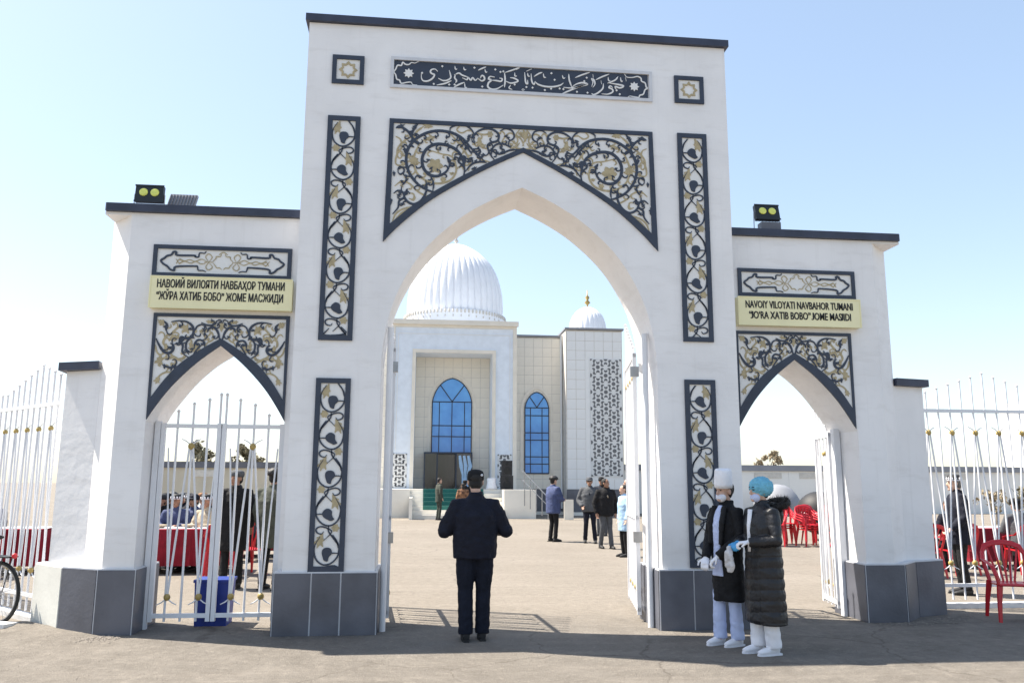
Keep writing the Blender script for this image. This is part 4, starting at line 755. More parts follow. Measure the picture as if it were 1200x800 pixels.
def person(label,loc,rz,H=1.72,pose=None,sit=False,top='clothnavy',bottom='clothnavy2',shoe='black',hat='cap',hatm='clothblack',hairm='hair',skin='skin',vox=.018,build=1.0,jack=None,hem=.86,head_turn=0,wr=.008,seed=0,fold=None,coatw=1.0,gloves=None,curl=.6,collar=True,group=None,mask=None,eyes=True,flare=1.0,legs=(.088,.062,.058),topname='jacket',extra=None,hair_long=False,shirt=None,shk=1.0):
    J=dict(SIT if sit else DEF); J.update(pose or {}); J={k:Vector(v) for k,v in J.items()}
    t=thing('person',label,'person',loc,rz,group); k=H/1.72; t.scale=(k,k,k); B=build
    hd=J['head']; R=Matrix.Rotation(head_turn,3,'Z'); near=vox<.012
    # body: one continuous surface
    b=MB(); seg=16 if near else 10
    b.ball(hd+Vector((0,-.008,.035)),(.076,.094,.088),seg,10,R); b.ball(hd+R@Vector((0,.022,-.035)),(.060,.070,.078),seg,10,R)
    b.ball(hd+R@Vector((0,.075,-.085)),(.026,.022,.020),8,6,R)
    b.tube([hd+R@Vector((0,.088,.02)),hd+R@Vector((0,.104,-.012)),hd+R@Vector((0,.096,-.028))],[.009,.014,.015],8)
    for s in (-1,1): b.ball(hd+R@Vector((s*.078,-.008,.0)),(.012,.022,.034),8,6,R)
    b.tube([J['chest'],J['neck']-Vector((0,0,.02)),J['neck']+Vector((0,0,.05)),hd],[.09,.058,.052,.05],seg)
    b.tube([J['pelvis']-Vector((0,0,.06)),J['pelvis']+Vector((0,0,.05)),J['chest'],J['shL']*.5+J['shR']*.5],[(.13,.09),(.13,.085),(.14,.09),(.12,.06)],seg,up=(1,0,0))
    for S in 'LR':
        b.tube([J['sh'+S]*.75+J['chest']*.25,J['sh'+S],J['el'+S],J['wr'+S]],[.05,.045,.036,.026],8)
        b.tube([J['hip'+S],J['kn'+S],J['an'+S]],[.07,.05,.038],8); b.tube([J['an'+S],J['an'+S]+Vector((0,.08,-.05))],[.035,.03],8)
        d=J['wr'+S]-J['el'+S]
        if not gloves: hand(b,J['wr'+S],d,1 if S=='L' else -1,1,curl,(0,1,0) if abs(d.normalized().y)<.8 else (0,0,-1))
    body=fuse(b,min(vox*.85,.014) if not near else .0065,'body',M[skin],t,1 if not near else 2)
    if gloves:
        for S,gm in zip('LR',gloves):
            d=J['wr'+S]-J['el'+S]; gb=MB(); hand(gb,J['wr'+S],d,1 if S=='L' else -1,1.12,curl,(0,0,-1) if abs(d.normalized().y)>.6 else (0,1,0)); gb.tube([J['wr'+S]-d.normalized()*.06,J['wr'+S]+d.normalized()*.01],[.036,.030],10)
            fuse(gb,.006,'glove',M[gm],t,1)
    # face details
    if eyes:
        for s in (-1,1):
            e=MB(); e.ball(hd+R@Vector((s*.031,.086,.018)),(.012,.008,.0065),8,6,R); e.build('eye',M['hair'],body)
            e=MB(); e.tube([hd+R@Vector((s*.014,.094,.040)),hd+R@Vector((s*.032,.093,.046)),hd+R@Vector((s*.050,.080,.040))],[.004,.005,.003],5); e.build('eyebrow',M[hairm],body)
        if not mask: e=MB(); e.tube([hd+R@Vector((-.024,.082,-.056)),hd+R@Vector((0,.093,-.054)),hd+R@Vector((.024,.082,-.056))],[.003,.006,.003],6); e.build('mouth',M['brown'],body)
    # hair
    h=MB(); h.ball(hd+R@Vector((0,-.024,.045)),(.084,.090,.088),seg,10,R); h.ball(hd+R@Vector((0,-.05,-.01)),(.074,.055,.07),seg,8,R)
    if hair_long: h.ball(hd+R@Vector((0,-.07,-.06)),(.07,.05,.11),seg,8,R)
    h.build('hair',M[hairm],t,smooth=True)
    # trousers
    if bottom:
        q=MB(); q.tube([J['pelvis']+Vector((0,-.0,.12)),J['pelvis'],J['pelvis']-Vector((0,0,.08))],[(.15*B,.11*B),(.165*B,.125*B),(.14*B,.11*B)],seg,up=(1,0,0))
        for S in 'LR':
            a,c,d=J['hip'+S],J['kn'+S],J['an'+S]
            q.tube([a,a.lerp(c,.5),c,c.lerp(d,.5),d-Vector((0,0,.02))],[legs[0]*B,(legs[0]+legs[1])/2*B,legs[1],(legs[1]+legs[2])/2,legs[2]],12)
        fuse(q,vox,'trousers',M[bottom],t,2,wr*.55,7,seed+3,lambda p:(.0025*sin(p.z*60+sin(p.x*30)*2) if p.z<.24 else 0))
    # shoes
    for S in 'LR':
        a=J['an'+S]; f=R if False else Matrix.Identity(3); sh=MB()
        sh.tube([Vector((a.x,a.y-.06,.045)),Vector((a.x,a.y,.055)),Vector((a.x,a.y+.08,.045)),Vector((a.x,a.y+.16,.034)),Vector((a.x,a.y+.205,.028))],[(.036,.04),(.042,.052),(.046,.04),(.046,.030),(.030,.02)],10,up=(1,0,0)); sh.tube([a,Vector((a.x,a.y,.05))],[.05,.045],10)
        sh.v=[(a.x+(p[0]-a.x)*shk,a.y+(p[1]-a.y)*shk,p[2]) for p in sh.v]
        so_=fuse(sh,.012 if not near else .008,'shoe',M[shoe],t,1); s2=MB(); s2.zprism([(a.x+u*shk,a.y+v*shk) for u,v in ((-.030,-.088),(.030,-.088),(.038,0),(.043,.10),(.038,.17),(.016,.215),(-.016,.215),(-.038,.17),(-.043,.10),(-.038,0))],.0,.018); s2.build('sole',M['rubber' if shoe=='black' else 'clothwhite'],so_)
    # jacket / coat
    sm=J['shL'].lerp(J['shR'],.5); p0=J['pelvis']; ch=J['chest']
    c=MB(); w0=.19*B*coatw; d0=.135*B*coatw
    pts=[];rs=[]
    if not sit:
        hz=hem
        if hz<.8:
            for u in (0,.25,.5,.75): pts.append(Vector((p0.x,p0.y,hz+(.92-hz)*u))); q=1+(flare-1)*(1-u); rs.append((w0*q*.98,d0*q*1.02))
        else: pts.append(Vector((p0.x,p0.y,hz))); rs.append((w0*.93,d0*.98))
        pts.append(Vector((p0.x,p0.y,max(hz+.04,.96)))); rs.append((w0*.97,d0*1.02))
    else: pts.append(p0-Vector((0,0,.08))); rs.append((w0*.98,d0*1.1)); pts.append(p0+Vector((0,0,.04))); rs.append((w0*.97,d0*1.1))
    pts+=[p0.lerp(ch,.5)+Vector((0,.0,.02)),ch,sm-Vector((0,0,.02)),sm+Vector((0,-.01,.035)),J['neck']+Vector((0,-.005,.015))]; rs+=[(w0*.98,d0*1.04),(w0*1.03,d0*1.05),(w0*.88,d0*.82),(w0*.58,d0*.62),(.075,.070)]
    c.tube(pts,rs,20,up=(1,0,0))
    for S in 'LR':
        s_,e_,w__=J['sh'+S],J['el'+S],J['wr'+S]; c.tube([sm.lerp(s_,.6),s_,s_.lerp(e_,.5),e_,e_.lerp(w__,.5),w__],[.064*B,.074*B,.070*B,.064*B,.058*B,.046*B],12)
        c.ball(e_,.062*B,10,8)
    if collar: c.tube([J['neck']-Vector((0,0,.01)),J['neck']+Vector((0,-.012,.052))],[.078,.070],14)
    fuse(c,vox,topname,M[top],t,7 if near else 3,wr,6.5,seed,fold)
    if shirt:
        s1=MB(); f0=ch+Vector((0,d0*1.0,0)); s1.tube([J['neck']+Vector((0,.055,.0)),J['neck']+Vector((0,.085,-.07)),f0+Vector((0,.03,.0))],[(.035,.01),(.03,.014),(.012,.01)],8,up=(1,0,0)); s1.build('shirt',M[shirt],t,smooth=True)
    # headwear
    top_=hd+Vector((0,0,.0))
    def T(mb): mb.v=[tuple(top_+R@Vector(p)) for p in mb.v]; return mb
    hm=MB()
    if hat=='cap': 
        hm.lathe([(.090,.022),(.091,.055),(.089,.085),(.077,.116),(.045,.133),(.01,.138)],(0,-.008,0),20,lambda a,z:1+.10*abs(sin(a))); hm.tube([(0,.07,.06),(0,.105,.055),(0,.14,.045)],[(.075,.008),(.07,.007),(.045,.005)],12,up=(1,0,0)); T(hm).build('hat',M[hatm],t,smooth=True)
    elif hat=='flatcap':
        hm.lathe([(.092,.03),(.100,.06),(.102,.085),(.092,.115),(.05,.135),(.01,.138)],(0,-.012,0),20,lambda a,z:1+.12*abs(sin(a))); T(hm).build('hat',M[hatm],t,smooth=True)
    elif hat=='fur':
        for i in range(26): a=i*2*pi/26; hm.ball((.088*cos(a),-.008+.10*sin(a),.075+.012*sin(i*2.3)),.036,7,5)
        hm.ball((0,-.008,.105),(.10,.11,.05),14,8); T(hm); fuse(hm,.012,'hat',M[hatm],t,1,.006,40)
    elif hat=='skull':
        hm.lathe([(.088,.045),(.090,.09),(.082,.125),(.03,.138),(.01,.140)],(0,-.006,0),20,lambda a,z:1+.10*abs(sin(a))); T(hm).build('hat',M['black'],t,smooth=True)
        tr_=MB()
        for i in range(12): a=i*2*pi/12; tr_.ball((.093*cos(a),-.006+.101*sin(a),.075),(.014,.014,.020),6,5)
        tr_.lathe([(.0895,.044),(.0925,.046),(.0925,.053),(.0895,.055)],(0,-.006,0),20,lambda a,z:1+.10*abs(sin(a))); T(tr_).build('hat_pattern',M['clothwhite'],t)
    if extra: extra(t,J,R,hd)
    return t
P_=Vector
# main man, back to the camera, hands raised in front of him
def ex_main(t,J,R,hd):
    mb=MB(); mb.lathe([(.182,.83),(.190,.845),(.188,.90),(.182,.915)],(0,0,0),40,lambda a,z:(1-.30*abs(sin(a))**1.5)*(1+.008*sin(a*60))); mb.build('hem_band',M['clothnavy'],t,smooth=True)
    mb=MB(); mb.ball(hd+Vector((.058,-.098,.075)),(.014,.006,.014),10,6); mb.build('cap_badge',M['trim'],t,smooth=True)
    mb=MB(); mb.box(-.035,.035,.40,.408,1.17,1.31); mb.build('phone',M['black'],t)
person('man seen from behind in the middle arch in a navy bomber jacket and dark cap',(-.53,-.42,0),rad(2),1.68,pose=dict(shL=(-.185,0,1.365),shR=(.185,0,1.365),elL=(-.325,.00,1.11),wrL=(-.20,.26,1.13),elR=(.325,.00,1.11),wrR=(.20,.26,1.13),anL=(-.088,-.02,.09),knL=(-.095,.02,.5),anR=(.088,.03,.09),knR=(.095,.03,.5),head=(0,.035,1.61)),
 hat='cap',hatm='clothblack',vox=.0085,build=1.22,coatw=1.04,wr=.010,seed=1,hem=.83,legs=(.092,.078,.075),extra=ex_main,curl=1.0)
# woman in chef hat
def ex_chef(t,J,R,hd):
    Q=Matrix.Rotation(rad(-6),3,'X')@Matrix.Rotation(rad(-6),3,'Y')
    mb=MB(); mb.lathe([(.092,.01),(.095,.05),(.092,.12),(.086,.195),(.080,.21),(.03,.215)],(0,0,.038),28,lambda a,z:(1+.08*abs(sin(a)))*(1+.012*sin(a*14))); mb.v=[tuple(hd+R@(Q@Vector(p))) for p in mb.v]; mb.build('chef_hat',M['clothwhite'],t,smooth=True)
    mb=MB(); mb.ball(hd+R@Vector((0,.044,-.054)),(.060,.052,.056),18,12,R); m_=mb.build('face_mask',M['clothwhite'],t,smooth=True)
    for z in (-.03,-.05,-.07): mb=MB(); mb.tube([hd+R@Vector((-.05,.082,z)),hd+R@Vector((0,.104,z)),hd+R@Vector((.05,.082,z))],.002,5); mb.build('mask_fold',M['clothlav'],m_)
    mb=MB(); mb.ball(hd+R@Vector((0,-.115,.035)),(.045,.045,.075),12,8); mb.build('hair_bun',M['hair'],t,smooth=True)
    mb=MB(); mb.tube([(0,.06,1.45),(0,.105,1.38),(.0,.135,1.25),(0,.140,1.0),(0,.140,.80),(0,.143,.72)],[(.035,.02),(.05,.022),(.062,.022),(.050,.022),(.072,.022),(.085,.02)],14,up=(1,0,0)); fuse(mb,.008,'white_tunic',M['clothlav'],t,1,.004,12)
    mb=MB()
    for s in (-1,1): mb.tube([(s*.075,.085,1.45),(s*.09,.145,1.28),(s*.08,.165,1.05)],[(.035,.02),(.04,.02),(.025,.015)],10,up=(1,0,0))
    fuse(mb,.008,'coat_lapel',M['clothblack'],t,1,.004,12)
    for S in 'LR': a=J['an'+S]; mb=MB(); mb.tube([(a.x-.05,a.y+.03,.075),(a.x+.05,a.y+.03,.075)],.012,6); mb.build('shoe_trim',M['pink'],t)
person('woman in a tall white chef hat, white face mask and long open black coat',(1.98,-.88,0),rad(112),1.60,pose=dict(shL=(-.165,0,1.385),shR=(.165,0,1.385),elL=(-.235,.02,1.12),wrL=(-.10,.22,.93),elR=(.235,.02,1.12),wrR=(.07,.24,.90),anL=(-.07,-.04,.09),anR=(.09,.06,.09),knL=(-.08,.0,.5),knR=(.09,.06,.5)),
 top='clothblack',bottom='clothlav',shoe='clothwhite',hat=None,vox=.009,hem=.46,flare=1.05,coatw=1.0,seed=5,wr=.010,topname='coat',gloves=('clothwhite','clothwhite'),mask=True,extra=ex_chef,curl=1.1,legs=(.080,.064,.072),shk=.86,head_turn=rad(8))
# woman in puffer coat and blue bouffant cap
def ex_nurse(t,J,R,hd):
    mb=MB(); mb.ball(hd+R@Vector((0,-.03,.045)),(.108,.125,.105),26,18,R); o=fuse(mb,.009,'bouffant_cap',M['bouffant'],t,1,.012,22,2)
    mb=MB(); mb.tube([hd+R@Vector((.09*cos(a),-.01+.105*sin(a),.0+.035*sin(a))) for a in [i*2*pi/24 for i in range(25)]],.009,6); mb.build('cap_band',M['bouffant'],t)
    mb=MB(); mb.ball(hd+R@Vector((0,.044,-.054)),(.060,.052,.056),18,12,R); mb.build('face_mask',M['clothlav'],t,smooth=True)
    mb=MB(); rn=random.Random(5)
    for i in range(1500):
        a=rn.uniform(0,2*pi); c_=Vector((.14*cos(a),-.15+.085*sin(a)-.03,1.47+.035*sin(a*1+pi))); d=Vector((rn.gauss(0,1),rn.gauss(0,1),rn.gauss(0,1))).normalized()
        p=c_+d*.035; q=p+d*rn.uniform(.025,.06)+Vector((0,0,-.008)); s=d.cross(Vector((0,0,1))).normalized()*.004; mb.add([p-s,p+s,q],[(0,1,2)])
    mb.tube([(.14*cos(a),-.18+.085*sin(a),1.47-.035*sin(a)) for a in [i*2*pi/20 for i in range(21)]],.042,9); mb.build('fur_trim',M['hair'],t)
    mb=MB(); mb.ball((0,-.15,1.36),(.13,.07,.13),16,10); fuse(mb,.012,'hood',M['puffer'],t,1,.012,12)
    mb=MB(); mb.tube([(0,.135,1.42),(0,.16,1.25),(0,.165,1.0)],[(.035,.015),(.028,.015),(.02,.012)],10,up=(1,0,0)); mb.build('inner_shirt',M['clothwhite'],t,smooth=True)
    w_=J['wrR']; mb=MB(); mb.tube([w_+Vector((-.03,.12,-.02)),w_+Vector((-.03,.13,-.10)),w_+Vector((-.03,.12,-.22)),w_+Vector((-.03,.12,-.28))],[(.02,.015),(.055,.03),(.065,.035),(.035,.02)],14); b_=fuse(mb,.01,'plastic_bag',M['bagmat'],None,1,.010,18,4); b_.location=(0,0,0); b_.parent=None
    b_.matrix_world=t.matrix_basis.copy(); b_['label']='clear plastic bag held by the woman in the black puffer coat'; b_['category']='bag'
    for s in (-1,1):
        mb=MB(); mb.tube([(s*.155,.055,.86),(s*.165,.035,.98)],[.006,.006],6); mb.build('pocket_zip',M['trim'],t)
person('woman in a long black quilted puffer coat and blue bouffant cap with white trousers',(2.18,-1.30,0),rad(102),1.61,pose=dict(shL=(-.175,0,1.385),shR=(.175,0,1.385),elL=(-.25,.02,1.12),wrL=(-.12,.25,1.10),elR=(.25,.03,1.12),wrR=(.06,.26,1.08),anL=(-.08,-.02,.09),anR=(.08,.05,.09)),
 top='puffer',bottom='clothwhite',shoe='clothwhite',hat=None,vox=.0085,hem=.30,flare=1.12,coatw=1.12,build=1.05,seed=9,wr=.006,topname='puffer_coat',gloves=('clothwhite','blueglove'),mask=True,extra=ex_nurse,curl=1.3,legs=(.080,.070,.078),shk=.88,
 fold=lambda p: (.010 if p.z<.98 else .005)*(abs(sin(p.z*pi/.105+.35*sin(p.x*9+p.y*7)))**.5)-.005-(.004 if abs(abs(p.x)-.12)<.006 and p.z<1.0 else 0))
# men in the courtyard
person('man in a blue padded coat and black fur hat standing alone in the courtyard',(2.50,13.3,0),rad(-62),1.72,top='clothblue',bottom='clothblack',hat='fur',hatm='black',hem=.74,coatw=1.15,build=1.1,seed=11,pose=dict(elL=(-.26,.08,1.12),wrL=(-.10,.27,1.12),elR=(.26,.08,1.12),wrR=(.10,.27,1.10)))
person('man in a grey jacket over navy with a cap and jeans in the courtyard',(3.38,12.7,0),rad(168),1.70,top='clothgrey',bottom='clothnavy',hat='cap',hatm='clothgrey',hem=.82,coatw=1.12,build=1.1,seed=12,pose=dict(elL=(-.30,-.03,1.12),wrL=(-.24,.15,.95),elR=(.30,-.03,1.12),wrR=(.20,.16,.95),anL=(-.14,.04,.09),anR=(.13,-.1,.09)),shirt='clothnavy',skin='skin2')
person('man in dark clothes half hidden between the two jacketed men in the courtyard',(4.35,15.6,0),rad(150),1.72,top='clothnavy',bottom='clothgrey',hat='cap',seed=13,skin='skin2')
person('bare headed man in a black jacket and grey jeans walking nearest in the courtyard',(3.40,10.9,0),rad(188),1.66,top='clothblack',bottom='clothgrey',hat=None,hairm='hair',hem=.80,coatw=1.1,build=1.08,seed=14,pose=dict(elL=(-.29,-.05,1.12),wrL=(-.27,.0,.86),elR=(.28,-.03,1.12),wrR=(.25,.04,.86),anL=(-.11,.10,.09),anR=(.10,-.12,.09)),shirt='clothbeige',skin='skin2',head_turn=rad(40))
person('person in dark clothes at the right edge of the courtyard behind the pale blue jacket',(4.6,13.4,0),rad(80),1.66,top='clothblack',bottom='clothblack',hat=None,seed=15)
person('person in a pale blue jacket partly hidden by the right middle gate leaf',(3.32,8.7,0),rad(100),1.52,top='clothlight',bottom='clothblack',hat=None,hem=.62,coatw=1.12,seed=16)
person('small man in grey green clothes standing at the foot of the mosque steps',(-.30,25.8,0),rad(-70),1.72,top='clothgreen',bottom='clothgreen',hat=None,hem=.72,seed=17,vox=.022)
person('woman in a brown patterned coat behind the man in the middle arch',(.52,22.4,0),rad(10),1.52,top='brown',bottom='clothblack',hat=None,hem=.5,seed=18,vox=.022,coatw=1.15,hair_long=True)
person('man in black further back beside the woman in brown',(.75,25.2,0),rad(20),1.62,top='clothblack',bottom='clothblack',hat='flatcap',seed=19,vox=.022)
# ------------------------------------------------- chairs and tables
def plastic_chair(label,loc,rz,group=None,arms=True):
    t=thing('plastic_chair',label,'chair',loc,rz,group)
    s=MB(); s.add([(x*w_,y,z) for (y,w_,z) in ((-.20,.19,.425),(-.05,.215,.418),(.12,.23,.425),(.22,.225,.435),(.245,.215,.42)) for x in (-1,-.5,0,.5,1)],[(i*5+j,i*5+j+1,(i+1)*5+j+1,(i+1)*5+j) for i in range(4) for j in range(4)])
    me=s.mesh('seat',M['red']); o=link('seat',me,t); md=o.modifiers.new('th','SOLIDIFY'); md.thickness=.018
    for sx_ in (-1,1):
        for y0,y1 in ((.20,.25),(-.18,-.25)):
            l=MB(); l.tube([(sx_*.20,y0,.43),(sx_*.225,(y0+y1)/2,.22),(sx_*.24,y1,0)],[(.036,.020),(.028,.016),(.020,.014)],7); l.build('leg',M['red'],t)
    b=MB(); pts=[(-.195,-.19,.43),(-.225,-.235,.60),(-.235,-.27,.74),(-.19,-.295,.83),(-.10,-.31,.865),(0,-.315,.875),(.10,-.31,.865),(.19,-.295,.83),(.235,-.27,.74),(.225,-.235,.60),(.195,-.19,.43)]
    b.tube(pts,[(.024,.012)]*3+[(.034,.011)]*5+[(.024,.012)]*3,8,up=(1,0,0)); b.build('back_frame',M['red'],t)
    for i in range(5):
        x=(i-2)*.055; sl=MB(); sl.tube([(x*.75,-.20,.425),(x*1.15,-.25,.62),(x*1.6,-.305,.845)],[(.013,.005)]*3,6,up=(1,0,0)); sl.build('back_slat',M['red'],t)
    if arms:
        for sx_ in (-1,1):
            a=MB(); a.tube([(sx_*.232,-.265,.76),(sx_*.262,-.16,.68),(sx_*.268,.05,.655),(sx_*.262,.17,.63),(sx_*.235,.22,.52),(sx_*.215,.22,.42)],[(.02,.011),(.026,.010),(.030,.010),(.026,.010),(.022,.010),(.02,.01)],8,up=(1,0,0)); a.build('armrest',M['red'],t)
    return t
proto=plastic_chair('red plastic armchair standing alone in front of the right iron fence',(5.93,.30,0),rad(160))
def chair(x,y,a,label,z=0,group=None,tilt=0):
    c=copy_tree(proto,(x,y,z),rad(a),label,group); return c
G='red plastic chairs around the tables'
GS='stacked red plastic chairs in the yard'
for si,(x,y,lab) in enumerate(((7.95,11.5,'first stack right of the puffer coat'),(8.45,12.1,'second stack right of the puffer coat'),(8.8,11.4,'third stack right of the puffer coat'),(9.25,12.0,'fourth stack right of the puffer coat'),(9.65,11.5,'stack half hidden by the open gate leaf'))):
    for k in range(3):
        chair(x,y-.02*k,180+si*17-30,'red plastic chair %s the %s'%(['at the bottom of','in the middle of','on top of'][k],lab),z=.06*k,group=GS)
def table(label,loc,rz,L=2.0,W=.8,clothlab=None,front=True):
    t=thing('dining_table',label,'table',loc,rz); MB().box(-L/2,L/2,-W/2,W/2,.715,.74).build('table_top',M['panelwhite'],t)
    for a in (-1,1):
        for b_ in (-1,1): MB().tube([(a*(L/2-.1),b_*(W/2-.08),0),(a*(L/2-.1),b_*(W/2-.08),.715)],.02,6).build('leg',M['steel'],t)
    c=MB(); n=60; o=[]
    def per(u):     # rounded rectangle perimeter
        p=u*2*(L+W); 
        if p<L: return (-L/2+p,-W/2,0,-1)
        p-=L
        if p<W: return (L/2,-W/2+p,1,0)
        p-=W
        if p<L: return (L/2-p,W/2,0,1)
        p-=L; return (-L/2,W/2-p,-1,0)
    n=120; v=[]
    for z,off in ((.748,.0),(.745,.012),(.55,.03),(.3,.05),(.14,.06)):
        for i in range(n):
            x,y,nx,ny=per(i/n); q=off+(.022*sin(i*1.1)+.012*sin(i*2.7))*(1 if z<.7 else 0)*(.75-z)/.5; v.append((x+nx*q,y+ny*q,z))
    f=[(r*n+i,r*n+(i+1)%n,(r+1)*n+(i+1)%n,(r+1)*n+i) for r in range(4) for i in range(n)]+[tuple(range(n))]
    c.add(v,f); cl=c.build('tablecloth',M['redcloth'],None,loc=loc,rz=rz,label=clothlab,cat='tablecloth')
    rn=MB(); rn.box(-L/2+.02,L/2+.012,-.28,.28,.750,.755); rn.build('table_runner',M['clothwhite'],None,loc=loc,rz=rz,label=clothlab.replace('red tablecloth on the','white runner along the'),cat='tablecloth')
    return t
table('dining table behind the left half of the left side gate',(-5.25,6.3,0),rad(4),1.7,.8,'red tablecloth on the table behind the left half of the left side gate')
table('dining table behind the legs of the two standing men at the left side gate',(-4.05,9.4,0),rad(2),2.2,.8,'red tablecloth on the table behind the two standing men')
table('dining table behind the left iron fence',(-8.8,6.4,0),rad(0),2.6,.8,'red tablecloth on the table behind the left iron fence')
table('dining table behind the right iron fence',(10.6,6.2,0),rad(0),2.8,.8,'red tablecloth on the table behind the right iron fence')
chair(-4.35,5.35,8,'red plastic chair in front of the table behind the left side gate',group=G)
chair(-4.02,5.8,40,'red plastic chair at the right end of the table behind the left side gate',group=G)
chair(-3.35,7.4,170,'red plastic chair behind the two standing men at the left side gate',group=G)
for x,y,a,l in ((7.55,4.6,10,'red plastic chair beside the legs of the man in the skullcap'),(8.45,5.0,4,'red plastic chair under the first seated man behind the right iron fence'),(9.75,5.0,-6,'red plastic chair under the second seated man behind the right iron fence'),(6.9,6.2,20,'red plastic chair nearest the right end pier behind the iron fence')): chair(x,y,a,l,group=G)
for x,y,a,l in ((-8.2,5.5,5,'red plastic chair at the table behind the left iron fence, nearer the gateway'),(-9.2,5.6,-5,'red plastic chair at the table behind the left iron fence, further from the gateway')): chair(x,y,a,l,group=G)
# tableware
for i,(x,y,l) in enumerate(((-5.6,6.2,'left'),(-5.15,6.3,'middle'),(-4.7,6.35,'right'))):
    mb=MB(); mb.lathe([(.05,0),(.11,.03),(.13,.055),(.12,.05),(.04,.012)],(0,0,0),16); mb.build('bread_bowl',M['clothbeige'],None,smooth=True,loc=(x,y,.757),label='beige bowl of bread on the red table, %s of three'%l,cat='bowl')
# standing men at the left side arch
person('man in a long black coat and flat cap standing behind the left side gate',(-3.87,3.9,0),rad(12),1.72,top='clothblack',bottom='clothblack',hat='flatcap',hatm='clothgrey',hem=.55,coatw=1.05,build=1.05,seed=31,skin='skin2',vox=.014,head_turn=rad(140))
person('man in a grey green coat and black fur hat standing behind the left side gate',(-3.28,3.75,0),rad(-20),1.74,top='clothgreen',bottom='clothblack',hat='fur',hatm='black',hem=.60,coatw=1.12,build=1.08,seed=32,skin='skin2',vox=.014)
person('person in grey seen between the two standing men at the left side gate',(-4.75,8.3,0),rad(30),1.5,top='clothgrey',bottom='clothblack',hat=None,seed=33,vox=.02)
# seated guests
seats=[(-6.20,8.60,170,'clothblack','flatcap','clothblack','guest in black at the far left of the table behind the left side gate','skin2'),
(-6.30,9.30,185,'clothnavy','fur','black','guest with a dark fur hat behind the table, second from the left','skin2'),
(-5.59,7.10,175,'clothblue','skull','black','guest in a blue jacket and patterned skullcap facing the left side gate','skin2'),
(-5.63,8.00,10,'clothnavy','skull','black','guest in a skullcap with his back turned at the table behind the left side gate','skin'),
(-5.33,7.40,160,'clothblue','cap','clothnavy','guest in a bright blue jacket in the middle of the table','skin2'),
(-5.61,9.00,190,'clothwhite','flatcap','brown','guest in a white shirt and brown cap at the back of the table','skin2'),
(-5.23,8.20,175,'clothnavy','skull','black','guest in a navy jacket and skullcap near the gate middle','skin2'),
(-4.93,6.75,150,'clothbeige','skull','black','elderly guest in a beige jacket and skullcap at the right end of the table','skin2')]
seats+=[(-5.94,7.40,170,'clothblack','flatcap','black','guest in black in the back row on the left behind the left side gate','skin2'),
(-4.48,8.60,200,'clothgrey','skull','black','guest in grey in the back row beside the gate middle','skin'),
(-6.21,9.80,180,'clothnavy','cap','clothgrey','guest in navy and a grey cap in the back row behind the left side gate','skin2'),
(-4.88,9.30,170,'clothblack','fur','black','guest in a fur hat seated between the two standing men','skin2')]
for i,(x,y,a,tp,ht,hm_,lab,sk) in enumerate(seats):
    person(lab,(x,y,0),rad(a),1.72,sit=True,top=tp,bottom='clothblack',hat=ht,hatm=hm_,seed=40+i,vox=.018,skin=sk,hairm='greyhair' if i in (7,) else 'hair',group='guests seated at the tables behind the left side gate')
for i,(x,y,a,tp,ht,lab) in enumerate(((-8.3,5.55,20,'clothblack','skull','guest in black seated behind the left iron fence, nearer the gateway'),(-9.3,5.7,-10,'clothnavy','flatcap','guest in navy seated behind the left iron fence, further from the gateway'),(-8.9,7.3,180,'clothblue','cap','guest in blue seated across the table behind the left iron fence'))):
    person(lab,(x,y,0),rad(a),1.72,sit=True,top=tp,bottom='clothblack',hat=ht,seed=60+i,vox=.02,skin='skin2')
person('man in a dark blue jacket and patterned skullcap standing behind the right iron fence',(6.78,2.45,0),rad(72),1.70,top='clothnavy',bottom='clothblack',hat='skull',hem=.72,coatw=1.12,build=1.05,seed=70,skin='skin',vox=.013,hairm='greyhair',pose=dict(elL=(-.26,-.02,1.12),wrL=(-.2,.16,.95)))
for i,(x,y,a,tp,lab) in enumerate(((8.45,5.05,8,'clothnavy','guest in dark blue seated with his back turned behind the right iron fence'),(8.95,7.0,185,'clothblack','guest in black facing the camera across the table behind the right iron fence'),(9.75,5.05,-6,'clothgrey','guest in grey seated with his back turned behind the right iron fence'))):
    person(lab,(x,y,0),rad(a),1.72,sit=True,top=tp,bottom='clothblack',hat='flatcap' if i else None,seed=80+i,vox=.018,skin='skin2')
# ------------------------------------------------- blue bin, bicycle, cauldron
t=thing('plastic_bin','blue square plastic bin standing behind the left side gate','bin',(-3.37,.80,0))
b=MB(); b.add([(-.17,-.15,0),(.17,-.15,0),(.17,.15,0),(-.17,.15,0),(-.185,-.17,.48),(.185,-.17,.48),(.185,.17,.48),(-.185,.17,.48)],[(0,3,2,1),(0,1,5,4),(1,2,6,5),(2,3,7,6),(3,0,4,7),(4,5,6,7)]); b.build('tub',M['bluebin'],t)
MB().box(-.197,.197,-.182,.182,.465,.495).build('rim',M['bluebin'],t); MB().box(-.05,.05,-.178,-.160,.24,.34).build('sticker',M['clothwhite'],t)
t=thing('cauldron','large dark round cauldron behind the red chair stacks beside the open gate leaf','cauldron',(10.2,13.6,0)); mb=MB(); mb.ball((0,0,.75),(.62,.62,.60),28,16); mb.build('bowl',M['black'],t,smooth=True); mb=MB(); mb.tube([(0.63*cos(a),.63*sin(a),.75) for a in [i*2*pi/30 for i in range(31)]],.03,6); mb.build('rim',M['steel'],t)
bk=thing('bicycle','old bicycle leaning at the left edge in front of the iron fence','bicycle',(-5.76,.98,0),rad(152))
